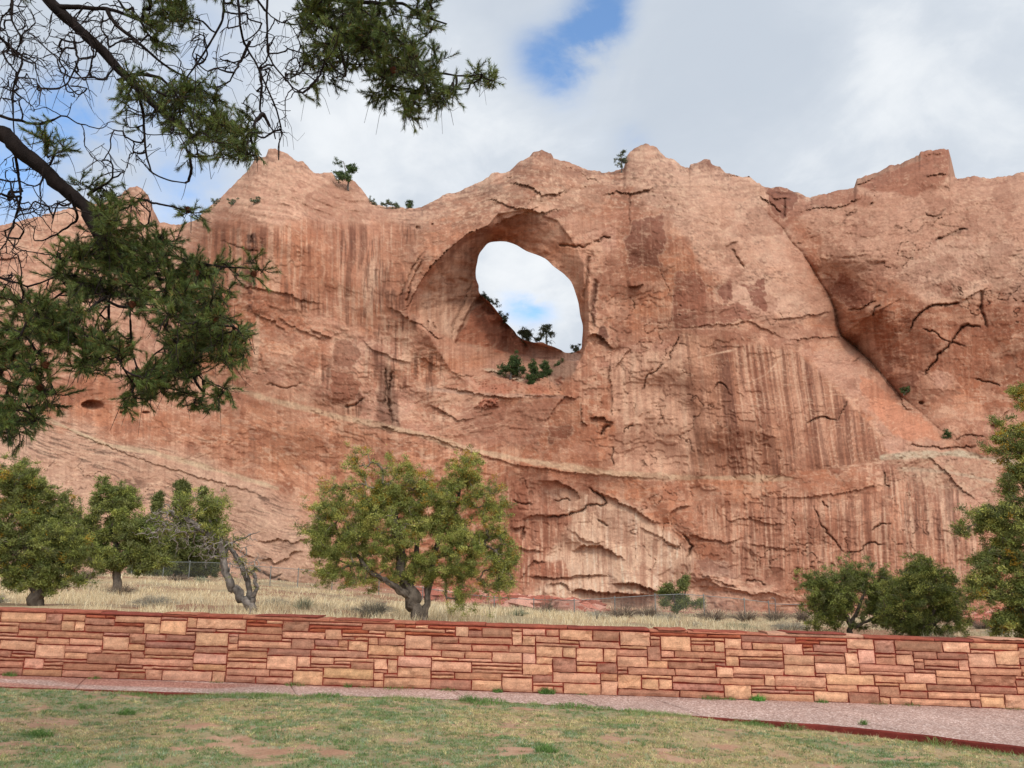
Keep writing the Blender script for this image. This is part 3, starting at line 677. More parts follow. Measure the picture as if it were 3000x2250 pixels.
mix(RG('E', (900, 1060), (1010, 1065), (1190, 1135), (1160, 1145), (1040, 1110), soft=2, wob=2, seed=199), C_(208, 184, 160), .8)
mix(RG('E', (780, 1300), (1100, 1290), (1400, 1260), (1320, 1420), (1280, 1560), (900, 1560), (760, 1440), soft=10, seed=200), C_(168, 118, 98), .65)
streaks(RG('E', (560, 500), (700, 400), (740, 860), (520, 760), soft=8, wob=4, seed=201), 8, 90, 202, 0, C_(182, 132, 108), .5, C_(222, 184, 160), .5)
# fine upright weeping lines on every smooth face, thin pale and dark flecks along the bedding
fs = afbm((U - .08 * (V - 800) * sst(1300, 1500, U)) / 5.5, V / 170, 4, 205, .65); sm_ = np.clip(1 - 1.3 * rough, 0, 1) * sst(-.5, .2, fbm(U / 90, V / 110, 3, 206))
mix(sst(.12, .5, fs) * sm_, C_(132, 84, 66), .24); mix(sst(.2, .55, -fs) * sm_, C_(222, 180, 152), .20)
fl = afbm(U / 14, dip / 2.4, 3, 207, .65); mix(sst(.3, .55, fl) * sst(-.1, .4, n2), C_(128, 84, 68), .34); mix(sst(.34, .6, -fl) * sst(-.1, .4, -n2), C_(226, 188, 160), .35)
pv = fbm(U / 75, V / 60, 5, 208, .6); mix(sst(.22, .30, pv) * (1 - ALC) * (1 - .6 * R_low), C_(146, 90, 70), .30); mix(sst(.02, 0, np.abs(pv - .24)) * (1 - ALC), C_(224, 184, 156), .30)
# fine grain
g = 1 + .06 * n3[..., None] + .05 * n2[..., None] + .07 * fbm(U / 3.2, V / 2.6, 2, 210)[..., None]
# colour darkened along the joints and traced grooves
jd = np.exp(-(rid / .03) ** 2) * jm + np.exp(-(rid2 / .05) ** 2) * jm2 * .5
col = col * g * (1 - .25 * np.clip(jd, 0, 1))[..., None]
for k, a, w, pl in FE:
    if k != 'c': continue
    p_ = np.array(pl); bb = (U > p_[:, 0].min() - 9) & (U < p_[:, 0].max() + 9) & (V > p_[:, 1].min() - 9) & (V < p_[:, 1].max() + 9)
    ub, vb = U[bb], V[bb]
    jx = 2.6 * fbm(ub / 9, vb / 9, 3, 51); jy = 2.6 * fbm(ub / 9 + 50, vb / 9, 3, 52)
    d = polydist(ub + jx, vb + jy, p_)[0]
    col[bb] *= (1 - .30 * np.exp(-(d / 1.5) ** 2))[:, None]
ref = np.array([.47, .24, .155]); col = np.clip(col, .01, 1); lum = (col.mean(-1, keepdims=True) / ref.mean()); col = col * np.clip(lum, .2, 2.2) ** .16
gm = col.mean(-1, keepdims=True)
col = np.clip(gm + (col - gm) * ROCK_SAT, 0.01, 0.8) * ROCK_GAIN * np.array([1.0, .935, .845])

PT = P(U, V, D)
nr, nc = U.shape
ids = np.arange(nr * nc).reshape(nr, nc)
f = np.stack([ids[:-1, :-1], ids[1:, :-1], ids[1:, 1:], ids[:-1, 1:]], -1).reshape(-1, 4)
INf = INH.ravel(); SNf = SNP.ravel()
keep = ~INf[f].any(1) & ~SNf[f].all(1)
f = f[keep]
verts = PT.reshape(-1, 3).copy(); cols = col.reshape(-1, 3)
# rim edges of the window -> rock going back behind it
Ef = np.concatenate([f[:, [0, 1]], f[:, [1, 2]], f[:, [2, 3]], f[:, [3, 0]]])
key = np.sort(Ef, 1); kk = key[:, 0].astype(np.int64) * (nr * nc) + key[:, 1]
uq, ix, ct = np.unique(kk, return_index=True, return_counts=True)
be = Ef[ix[ct == 1]]
be = be[SNf[be].all(1)]
vid = np.unique(be); remap = {int(a): i for i, a in enumerate(vid)}
base = len(verts)
uv_u = U.ravel()[vid]; uv_v = V.ravel()[vid]; dd = D.ravel()[vid]
cu, cvv = 1140.0, 640.0
back = []
for k, (grow, dep) in enumerate([(1.03, 2.0), (1.10, 6.0), (1.25, 14.0)]):
    back.append(P(cu + (uv_u - cu) * grow, cvv + (uv_v - cvv) * grow, dd + dep))
nv = len(vid)
verts2 = [verts] + back; cols2 = [cols] + [cols[vid]] * 3
extra = []
ri = np.array([[remap[int(a)], remap[int(b)]] for a, b in be])
lv = [vid] + [np.arange(nv) + base + k * nv for k in range(3)]
for k in range(3):
    extra.append(np.stack([lv[k][ri[:, 1]], lv[k][ri[:, 0]], lv[k + 1][ri[:, 0]], lv[k + 1][ri[:, 1]]], -1))
base += 3 * nv
# the ground beyond the skyline
prev = ids[0]
for k, (dy_, dz_) in enumerate([(3, -0.2), (9, -2.5), (25, -12), (40, -75)]):
    q = verts[ids[0]].copy(); ar = sst(900, 1000, uu) * sst(1400, 1300, uu); q[:, 1] += dy_ + ar * (min(dy_, 9) - dy_); q[:, 2] = np.maximum(q[:, 2] + dz_ + ar * (max(dz_, -3.5) - dz_), -3); q[:, 0] *= 1 + dy_ / 110
    nid = np.arange(nc) + base
    verts2.append(q); cols2.append(cols[ids[0]]); base += nc
    extra.append(np.stack([prev[:-1], prev[1:], nid[1:], nid[:-1]], -1)); prev = nid
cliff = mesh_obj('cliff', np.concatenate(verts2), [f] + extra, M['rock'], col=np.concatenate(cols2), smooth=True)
meta(cliff, 'tall red sandstone cliff pierced by a round natural window', 'cliff', kind='structure')
cliff.data.polygons.foreach_set('use_smooth', np.ones(len(cliff.data.polygons), bool))
DB = D.copy()
def cliffY(u, v):
    j = int(np.argmin(np.abs(uu - u))); i = int(np.argmin(np.abs(V[:, j] - v)))
    return float(D[i, j])
# ================================================================= camera, light, sky
cam = bpy.data.cameras.new('camera'); cam.sensor_width = 36; cam.lens = F / W * 36; cam.clip_end = 5000; cam.clip_start = .05
co = bpy.data.objects.new('camera', cam); co.location = (0, 0, CZ); co.rotation_euler = (math.radians(90) + TH, 0, 0); COL.objects.link(co)
scene.camera = co
SUN = np.array([0.32, -0.64, 0.70]); SUN /= np.linalg.norm(SUN)
sl = bpy.data.lights.new('sun', 'SUN'); sl.energy = 1.5; sl.angle = math.radians(10); sl.color = (1, .95, .87)
so = bpy.data.objects.new('sun', sl); COL.objects.link(so)
from mathutils import Vector
so.rotation_euler = Vector(tuple(SUN)).to_track_quat('Z', 'Y').to_euler(); so.location = (20, -20, 60)
wd = bpy.data.worlds.new('World'); scene.world = wd; wd.use_nodes = True
nt = wd.node_tree; bg = nt.nodes['Background']; bg.inputs['Strength'].default_value = 0.1
sky = node(nt, 'ShaderNodeTexSky'); sky.sky_type = 'NISHITA'; sky.sun_disc = False
sky.sun_elevation = math.asin(SUN[2]); sky.sun_rotation = math.atan2(SUN[0], SUN[1]); sky.altitude = 2000; sky.air_density = 1.0; sky.dust_density = .3; sky.ozone_density = 1.2
tc = node(nt, 'ShaderNodeTexCoord')
L = nt.links.new
def vmath(op, a, b=None):
    n = node(nt, 'ShaderNodeVectorMath'); n.operation = op
    for i, x in enumerate((a, b)):
        if x is None: continue
        if hasattr(x, 'links'): L(x, n.inputs[i])
        else: n.inputs[i].default_value = x
    return n
def mth(op, a, b=None, c=None, clamp=False):
    n = node(nt, 'ShaderNodeMath'); n.operation = op; n.use_clamp = clamp
    for i, x in enumerate((a, b, c)):
        if x is None: continue
        if hasattr(x, 'links'): L(x, n.inputs[i])
        else: n.inputs[i].default_value = x
    return n.outputs[0]
def smap(x, a, b, c=0., d=1.):
    n = node(nt, 'ShaderNodeMapRange'); n.interpolation_type = 'SMOOTHSTEP'
    L(x, n.inputs['Value']); setin(n, From_Min=a, From_Max=b, To_Min=c, To_Max=d); return n.outputs[0]
dirv = vmath('NORMALIZE', tc.outputs['Generated']).outputs[0]
sp = node(nt, 'ShaderNodeSeparateXYZ'); L(dirv, sp.inputs[0])
den = mth('ADD', mth('MAXIMUM', sp.outputs['Z'], 0.02), 0.35)
iv = mth('DIVIDE', 1.0, den)
pl = vmath('SCALE', dirv); L(iv, pl.inputs['Scale'])
def noise(vec, scale, detail, rough, dist=0., off=(0, 0, 0)):
    mp = node(nt, 'ShaderNodeMapping'); L(vec, mp.inputs['Vector']); mp.inputs['Location'].default_value = off
    n = node(nt, 'ShaderNodeTexNoise'); L(mp.outputs[0], n.inputs['Vector']); setin(n, Scale=scale, Detail=detail, Roughness=rough, Distortion=dist)
    return n.outputs['Fac']
plv = pl.outputs[0]
nA = noise(plv, 1.7, 9, .58, .3, (3.1, 1.2, 0)); nB = noise(plv, 5.5, 8, .6, .4, (0.3, 7.2, 0)); nC = noise(plv, 0.9, 5, .5, .2, (9.1, 4.2, 0)); nD = noise(plv, 2.6, 7, .55, .5, (5.1, 8.2, 3))
wisp = mth('ADD', mth('MULTIPLY', mth('SUBTRACT', nA, .5), 1.0), mth('MULTIPLY', mth('SUBTRACT', nB, .5), .75))
def dirof(u, v):
    d = P(u, v, 10.0) - np.array([0, 0, CZ]); return tuple(float(x) for x in d / np.linalg.norm(d))
def blob(u, v, r):          # opening in the cloud deck round one compass bearing, r in degrees
    d = vmath('DISTANCE', dirv, dirof(u, v)).outputs['Value']
    return mth('DIVIDE', d, math.radians(r))
def blobs(lst, amp):
    tot = None
    for (u, v, r, k) in lst:
        x = blob(u, v, r); e = mth('MULTIPLY', mth('POWER', 2.718, mth('MULTIPLY', mth('MULTIPLY', x, x), -1.0)), k)
        tot = e if tot is None else mth('ADD', tot, e)
    return tot
openings = blobs([(1300, 45, 2.2, .8), (1262, 100, 2.3, .85), (1205, 160, 2.1, .8), (1320, 5, 2.0, .5), (1150, 120, 2.0, .35), (1120, 650, 1.6, .55), (1165, 668, 1.3, .5),
                  (130, 215, 3.4, .36), (170, 250, 2.8, .3), (430, 120, 3.5, .25), (20, 440, 4.0, .4), (60, 380, 3, .25), (1650, 20, 2, .15), (1370, 310, 1.6, .3), (310, 230, 4, .35), (420, 460, 3, .4)], 1)
om = mth('MULTIPLY', openings, mth('ADD', 1.0, mth('MULTIPLY', wisp, 4.2)))
om = mth('ADD', om, mth('MULTIPLY', wisp, .8))
hole = smap(om, .0, 1.15)
# cloud brightness: white billows, blue-grey undersides
white = blobs([(1915, 75, 3, .35), (1880, 130, 2.4, .25), (2000, 230, 3, .35), (2160, 300, 3, .45), (850, 330, 6, .35), (1050, 260, 6, .3), (1500, 250, 5, .1), (1180, 590, 6, .3), (640, 240, 6, .2), (1900, 380, 5, .25)], 1)
grey = blobs([(1600, 130, 7, .2), (1700, 260, 7, .22), (2160, 130, 6, .42), (1450, 300, 6, .2), (830, 360, 3, .25), (2080, 320, 3, .3), (100, 330, 6, .2), (1560, 30, 5, .25)], 1)
bv = mth('ADD', mth('SUBTRACT', white, grey), mth('MULTIPLY', mth('SUBTRACT', nD, .5), 2.3))
bv = mth('ADD', bv, mth('MULTIPLY', mth('SUBTRACT', nB, .5), 1.3))
cr_ = node(nt, 'ShaderNodeValToRGB'); L(smap(bv, -.7, .75), cr_.inputs[0])
e = cr_.color_ramp; e.elements[0].position = 0; e.elements[0].color = (*(CLOUD * np.array([.73, .81, .92])), 1); e.elements[1].position = 1; e.elements[1].color = (*(CLOUD * np.array([1.14, 1.18, 1.22])), 1)
m_ = e.elements.new(.5); m_.color = (*(CLOUD * np.array([.86, .93, 1.02])), 1)
# unseen cloud behind the viewer, brightened round the sun as added fill for the cliff
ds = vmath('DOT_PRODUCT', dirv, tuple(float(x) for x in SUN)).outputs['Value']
glow = smap(ds, 0.40, 1.0, 1.0, FILLGLOW)
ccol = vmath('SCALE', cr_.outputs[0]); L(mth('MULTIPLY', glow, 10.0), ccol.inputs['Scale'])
skc = node(nt, 'ShaderNodeMix'); skc.data_type = 'RGBA'; skc.blend_type = 'MULTIPLY'; skc.inputs['Factor'].default_value = 1
L(sky.outputs[0], skc.inputs[6]); skc.inputs[7].default_value = (*SKYMUL, 1)
mx = node(nt, 'ShaderNodeMix'); mx.data_type = 'RGBA'
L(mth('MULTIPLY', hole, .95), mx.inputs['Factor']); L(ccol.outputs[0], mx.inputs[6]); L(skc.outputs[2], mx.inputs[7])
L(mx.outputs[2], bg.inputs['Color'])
vs = scene.view_settings; vs.view_transform = 'Standard'; vs.look = 'None'; vs.exposure = EXPO; vs.gamma = 1; vs.use_curve_mapping = False
scene.cycles.max_bounces = 6; scene.cycles.use_denoising = True
# ================================================================= ground, path, wall
from math import radians
def w_of(u, Y, z):           # pixel row at which height z at distance Y shows
    k = (z - CZ) / Y; b = (k * CT - ST) / (CT + k * ST); return 829.5 - b * F
WY0, WY1 = 10.6, 10.4                      # wall face distance at the picture's left and right edge
A0 = P(0, 1457, WY0); A1 = P(2212, 1531, WY1)
WD = (A1 - A0); WL = np.linalg.norm(WD[:2]); WDIR = np.array([WD[0], WD[1], 0]) / WL
WSL = WD[2] / WL
WN = np.array([-WDIR[1], WDIR[0], 0])       # towards the cliff
def wall_pt(s, off=0.0, z=0.0):            # s metres along the wall from the left edge of the view
    s = np.asarray(s, float); off = np.asarray(off, float)
    b = A0[None] * 1.0 + s[..., None] * WDIR + off[..., None] * WN if s.ndim else A0 + s * WDIR + off * WN
    b = np.array(b); b[..., 2] = base_z(s) + z
    return b
def base_z(s):
    sc_ = np.clip(s, -14, WL + 14)
    return A0[2] + WSL * sc_
WH = 0.84
def s_of(x, y): return (np.asarray(x) - A0[0]) * WDIR[0] + (np.asarray(y) - A0[1]) * WDIR[1]
def off_of(x, y): return (np.asarray(x) - A0[0]) * WN[0] + (np.asarray(y) - A0[1]) * WN[1]
# path front edge, read from the photograph and laid onto the path's plane
EDG = [(-300, 1478), (0, 1483), (347, 1495), (500, 1500), (737, 1504), (1020, 1513), (1204, 1524), (1475, 1545), (1808, 1568), (2000, 1588), (2212, 1614), (2500, 1655)]
es, eo = [], []
for u, v in EDG:
    Y = 9.0
    for _ in range(30):
        p = P(u, v, Y); zt = base_z(s_of(p[0], p[1])) - 0.012
        r = (p[2] - CZ) / Y; Y = (zt - CZ) / r
    p = P(u, v, Y); es.append(float(s_of(p[0], p[1]))); eo.append(float(off_of(p[0], p[1])))
es = np.array(es); eo = np.array(eo)
def edge_off(s): return np.interp(s, es, eo)
# height of the lawn and of the field
def lawn_z(x, y):
    s = s_of(x, y); o = off_of(x, y); e = edge_off(s)
    drop = np.interp(s, [-2, 0, 1.9, 2.6, 3.4, 7, 8.5, 9.6, 12, 14, 20], [.01, .01, .012, .045, -.0, -.0, .0, .055, .085, .10, .11])
    ze = base_z(s) - 0.012 - drop
    d = np.clip(e - o, 0, None)
    z = ze * np.exp(-(d / 7.0) ** 2) + 0.0
    z = z + 0.05 * fbm(np.asarray(x) / 2.2, np.asarray(y) / 2.2, 2, 301) * sst(0.1, 1.2, d) + 0.018 * fbm(np.asarray(x) / .35, np.asarray(y) / .35, 3, 302) * sst(0.0, .3, d)
    return z
FC = []
def fc(u, v, Y): p = P(u, v, Y); FC.append((p[0], p[1], p[2]))
for u, v, Y in [(0, 1305, 16), (-300, 1300, 18), (300, 1318, 15), (100, 1278, 26), (0, 1268, 34), (200, 1262, 36), (300, 1248, 50), (470, 1250, 50), (-300, 1240, 50), (620, 1268, 52), (600, 1300, 26), (905, 1343, 14.3), (800, 1300, 34),
                (905, 1290, 52), (1070, 1306, 50), (1147, 1325, 46), (1240, 1338, 42), (1300, 1345, 28), (1500, 1335, 42), (1620, 1330, 44), (1750, 1335, 44), (1500, 1352, 20), (1830, 1358, 20), (2000, 1372, 16.5), (2150, 1345, 34), (2212, 1370, 18), (2600, 1360, 30),
                (0, 1245, 80), (400, 1245, 80), (700, 1262, 84), (1000, 1285, 84), (1300, 1312, 84), (1700, 1322, 82), (2100, 1318, 76), (2500, 1310, 70), (-600, 1235, 75)]: fc(u, v, Y)
for s in np.linspace(-14, WL + 14, 9):
    p = wall_pt(s, .5, 0); FC.append((p[0], p[1], base_z(s) + np.interp(s, [0, WL], [.60, .50])))
FC = np.array(FC); cx, cy = FC[:, 0], FC[:, 1]
_tp = tps(np.stack([cx * 9, cy * 9, FC[:, 2]], 1), 20.0)
def field_z(x, y):
    x = np.asarray(x, float); y = np.asarray(y, float)
    xx = np.clip(x, -60, 60); yy = np.clip(y, 10, 90)
    z = _tp(xx * 9, yy * 9)
    r = np.hypot(x, y)
    return z + (0.10 * fbm(x / 3.0, y / 3.0, 3, 303) + .04 * fbm(x / .8, y / .8, 2, 304)) * sst(0.4, 3, off_of(x, y))
def fz(x, y): return float(field_z(np.array([x]), np.array([y]))[0])

def axis(lo, hi, fine_lo, fine_hi, st, g=1.25):
    a = list(np.arange(fine_lo, fine_hi + st / 2, st)); s = st
    while a[-1] < hi: s *= g; a.append(a[-1] + s)
    s = st; b = [a[0]]
    while b[-1] > lo: s *= g; b.append(b[-1] - s)
    return np.array(b[:0:-1] + a)
def gridfaces(nr, nc):
    i = np.arange(nr * nc).reshape(nr, nc)
    return np.stack([i[:-1, :-1], i[:-1, 1:], i[1:, 1:], i[1:, :-1]], -1).reshape(-1, 4)

# --- lawn: parametrised along the path edge
S_ = axis(-60, WL + 60, -2, WL + 2, .06); d_ = np.concatenate([[0, .02], np.arange(.06, 5.2, .045), 5.2 * 1.14 ** np.arange(1, 19)])
SS, DD = np.meshgrid(S_, d_)
OO = edge_off(SS) - DD
X = A0[0] + SS * WDIR[0] + OO * WN[0]; Yy = A0[1] + SS * WDIR[1] + OO * WN[1]
Z = lawn_z(X, Yy)
soilc = C_(190, 150, 122); soil2 = C_(168, 122, 96); drygr = C_(172, 154, 112); grn = C_(138, 142, 100)
def greenness(x, y):
    return fbm(x / 1.1, y / .8, 4, 310) + .28 * sst(1.0, -4.0, x) - .28 * sst(0, 5, x) + .25 * sst(7.6, 6.6, y)
def bare(x, y):
    return sst(.12, .42, fbm(x / .5, y / .26, 5, 311, .6) - .27 + .12 * sst(8.6, 7.4, y) - .1 * sst(7.0, 6.3, y))
gk = greenness(X, Yy); bk = bare(X, Yy)
cl = soilc[None, None] * np.ones(X.shape + (1,))
t_ = sst(-.3, .4, fbm(X / .12, Yy / .08, 3, 312))[..., None]; cl = cl * (1 - .6 * t_) + soil2 * .6 * t_
th = (1 - bk)[..., None] * .6; gg = sst(-.3, .4, gk)[..., None]
cl = cl * (1 - th) + (drygr * (1 - gg) + grn * gg) * th
cl = cl * .74
lawn = mesh_obj('lawn', np.stack([X, Yy, Z], -1), gridfaces(*X.shape)[:, ::-1], M['soil'], col=cl, smooth=True)
meta(lawn, 'patchy reddish soil of the thin lawn in front of the path', 'lawn', kind='structure')

# --- path slab with red painted kerb edge
m, nt_, b_ = material('exposed_aggregate')
tcn = node(nt_, 'ShaderNodeTexCoord'); vo = node(nt_, 'ShaderNodeTexVoronoi'); setin(vo, Scale=58.0); nt_.links.new(tcn.outputs['Object'], vo.inputs['Vector'])
rp = node(nt_, 'ShaderNodeValToRGB'); nt_.links.new(vo.outputs['Color'], rp.inputs[0])
for p_, c_ in ((.15, (.22, .135, .105)), (.45, (.36, .235, .185)), (.62, (.41, .275, .22)), (.9, (.60, .47, .40))):
    q = rp.color_ramp.elements.new(p_); q.color = (*c_, 1)
rp.color_ramp.elements.remove(rp.color_ramp.elements[0]); rp.color_ramp.elements.remove(rp.color_ramp.elements[-1])
nz = node(nt_, 'ShaderNodeTexNoise'); setin(nz, Scale=1.3, Detail=6.0, Distortion=.6); nt_.links.new(tcn.outputs['Object'], nz.inputs['Vector'])
at = node(nt_, 'ShaderNodeAttribute'); at.attribute_name = 'Tint'
mr = node(nt_, 'ShaderNodeMapRange'); setin(mr, From_Min=.3, From_Max=.7, To_Min=.88, To_Max=1.12); nt_.links.new(nz.outputs['Fac'], mr.inputs['Value'])
m1 = node(nt_, 'ShaderNodeVectorMath'); m1.operation = 'MULTIPLY'; nt_.links.new(rp.outputs[0], m1.inputs[0]); nt_.links.new(at.outputs['Color'], m1.inputs[1])
m2 = node(nt_, 'ShaderNodeVectorMath'); m2.operation = 'SCALE'; nt_.links.new(m1.outputs[0], m2.inputs[0]); nt_.links.new(mr.outputs[0], m2.inputs['Scale'])
nt_.links.new(m2.outputs[0], b_.inputs['Base Color']); b_.inputs['Roughness'].default_value = .85; b_.inputs['Specular IOR Level'].default_value = .25
bp = node(nt_, 'ShaderNodeBump'); setin(bp, Strength=.4, Distance=.004); nt_.links.new(vo.outputs['Distance'], bp.inputs['Height']); nt_.links.new(bp.outputs[0], b_.inputs['Normal'])
M['path'] = m
joints = [float(s_of(*P(u, v, 9.4)[:2])) for u, v in [(60, 1480), (560, 1500), (955, 1500), (1240, 1516), (1420, 1530), (1770, 1550), (2160, 1580)]]
jset = sorted(joints)
ps = np.array(sorted(set(np.round(np.concatenate([np.arange(-30, WL + 30, .12)] + [[j - .008, j - .004, j + .004, j + .008] for j in jset]), 4))))
ts = np.linspace(0, 1, 22)
PS, TSm = np.meshgrid(ps, ts)
eo_ = edge_off(PS); slant = (PS * 0 + 0.55) * (TSm) * 1.0
OOp = eo_ * TSm - .0 + .05 * (1 - TSm)
SSp = PS + np.where(True, -eo_ * 0 + 0.42 * TSm * np.clip(-eo_, 0, 3), 0)
Xp = A0[0] + SSp * WDIR[0] + (edge_off(SSp) * TSm + .05 * (1 - TSm)) * WN[0]; Yp = A0[1] + SSp * WDIR[1] + (edge_off(SSp) * TSm + .05 * (1 - TSm)) * WN[1]
Zp = base_z(SSp) - .012 * TSm + .004 * fbm(Xp / 1.0, Yp / .7, 2, 320)
isj = np.zeros(PS.shape, bool)
for j in jset: isj |= np.abs(PS - j) < .005
Zp = Zp - .015 * isj
pc = np.ones(PS.shape + (3,)) * np.array([1.02, .98, .98])
wet = sst(.0, .5, fbm(Xp / 2.2 + 3, (off_of(Xp, Yp)) / .35, 3, 321) + .35 - .08 * (SSp)) * sst(6.5, 3, SSp)
pc = pc * (1 - wet[..., None]) + np.array([.92, .62, .55]) * wet[..., None]
redd = np.exp(-np.clip(-off_of(Xp, Yp) - .02, 0, 9) / .10)[..., None]; pc = pc * (1 - .35 * redd) + np.array([.9, .55, .45]) * .35 * redd
pc[isj] *= .45
path = mesh_obj('path', np.stack([Xp, Yp, Zp], -1), gridfaces(*PS.shape)[:, ::-1], M['path'], col=pc, smooth=True)
meta(path, 'pinkish exposed aggregate concrete path along the foot of the stone wall', 'path', kind='structure')
# kerb face
KS = np.arange(-30, WL + 30, .08)
prof = np.array([(0.0, .000), (-.018, .004), (-.030, -.012), (-.034, -.16), (.10, -.16)])
kx = []
for a, b2 in prof:
    o = edge_off(KS) + a + .006 * fbm(KS / .9, KS * 0, 2, 322) * (b2 > -.1)
    p = np.stack([A0[0] + KS * WDIR[0] + o * WN[0], A0[1] + KS * WDIR[1] + o * WN[1], base_z(KS) - .012 + b2 + .003 * fbm(KS / .2, KS * 0, 2, 323)], -1)
    kx.append(p)
kx = np.array(kx)
kc = C_(104, 42, 34) * (1 + .25 * fbm(kx[..., 0] / .25, kx[..., 2] / .04, 3, 324))[..., None]
kerb = mesh_obj('kerb', kx, gridfaces(len(prof), len(KS)), M['mortar'], col=kc, smooth=False)
meta(kerb, 'dark red painted edge of the concrete path beside the lawn', 'kerb', kind='structure')

# --- field behind the wall
fx = axis(-700, 700, -34, 34, .42, 1.3); fd = np.concatenate([[.0], np.arange(.3, 8, .16), np.arange(8, 90, .8), 90 * 1.25 ** np.arange(1, 10)])
FX, FD = np.meshgrid(fx, fd)
sF = FX + WL / 2
XF = A0[0] + sF * WDIR[0] + (FD + .42) * WN[0]; YF = A0[1] + sF * WDIR[1] + (FD + .42) * WN[1]
ZF = field_z(XF, YF)
strawc, brn, grs = C_(186, 158, 122), C_(156, 118, 92), C_(158, 146, 116)
a1 = fbm(XF / 4, YF / 6, 4, 330); a2 = fbm(XF / 1.2, YF / 2.5, 3, 331)
fcx = strawc[None, None] * np.ones(XF.shape + (1,))
def mx3(c, m, d): m = np.clip(m, 0, 1)[..., None]; return c * (1 - m) + d * m
fcx = mx3(fcx, sst(0, .5, a1), brn); fcx = mx3(fcx, sst(.1, .5, a2) * .6, grs); fcx = mx3(fcx, sst(48, 60, YF) * sst(-18, -10, XF) * .8, C_(184, 120, 98)); fcx = mx3(fcx, sst(10, 18, XF) * sst(.0, .4, a1 + .1) * .7, C_(170, 128, 106))
field = mesh_obj('field', np.stack([XF, YF, ZF], -1), gridfaces(*XF.shape), M['soil'], col=fcx * .75, smooth=True)
meta(field, 'dry grassland rising from the stone wall to the foot of the cliff', 'field', kind='structure')

# --- the stone wall
rng = np.random.default_rng(5)
SX0, SX1 = -8.0, WL + 8.0
UN = .0435
NXU = int((SX1 - SX0) / UN); NYU = 18                     # 18 units of height
sky_ = np.zeros(NXU, int); stones = []
def fits(x, y, w, h): return x + w <= NXU and y + h <= NYU and (sky_[x:x + w] <= y).all() and (sky_[x:x + w] == y).all()
while True:
    y = sky_.min()
    if y >= NYU: break
    x = int(np.argmin(sky_)); run = x
    while run < NXU and sky_[run] == y: run += 1
    gap = run - x
    rem = NYU - y
    leftH = (sky_[x - 1] - y) if x > 0 else 99; rightH = (sky_[run] - y) if run < NXU else 99
    if y >= NYU - 3: hs = [1, 1.5, 2, 3]; 
    h = int(rng.choice([1, 2, 3, 4], p=[.22, .43, .26, .09]))
    if y >= NYU - 2 and rng.random() < .35: h = 1
    if y == 0: h = int(rng.choice([2, 3, 4], p=[.45, .4, .15]))
    h = min(h, rem)
    if rem - h == 1 and rng.random() < .5: h = rem if rem <= 3 else h
    if min(leftH, rightH) < 99 and gap < 10 and rng.random() < .65: h = min(rem, max(1, min(leftH, rightH)))
    h = min(h, 4)
    w = {1: rng.integers(6, 18), 2: rng.integers(6, 19), 3: rng.integers(5, 16), 4: rng.integers(5, 10)}[h]
    if rng.random() < .12: w = rng.integers(3, 5)
    if gap - w < 3: w = gap
    if w > 20: w = gap // 2
    w = int(min(w, gap)); sky_[x:x + w] = y + h
    stones.append((x, y, w, h))
SA = Acc(); J = .0075
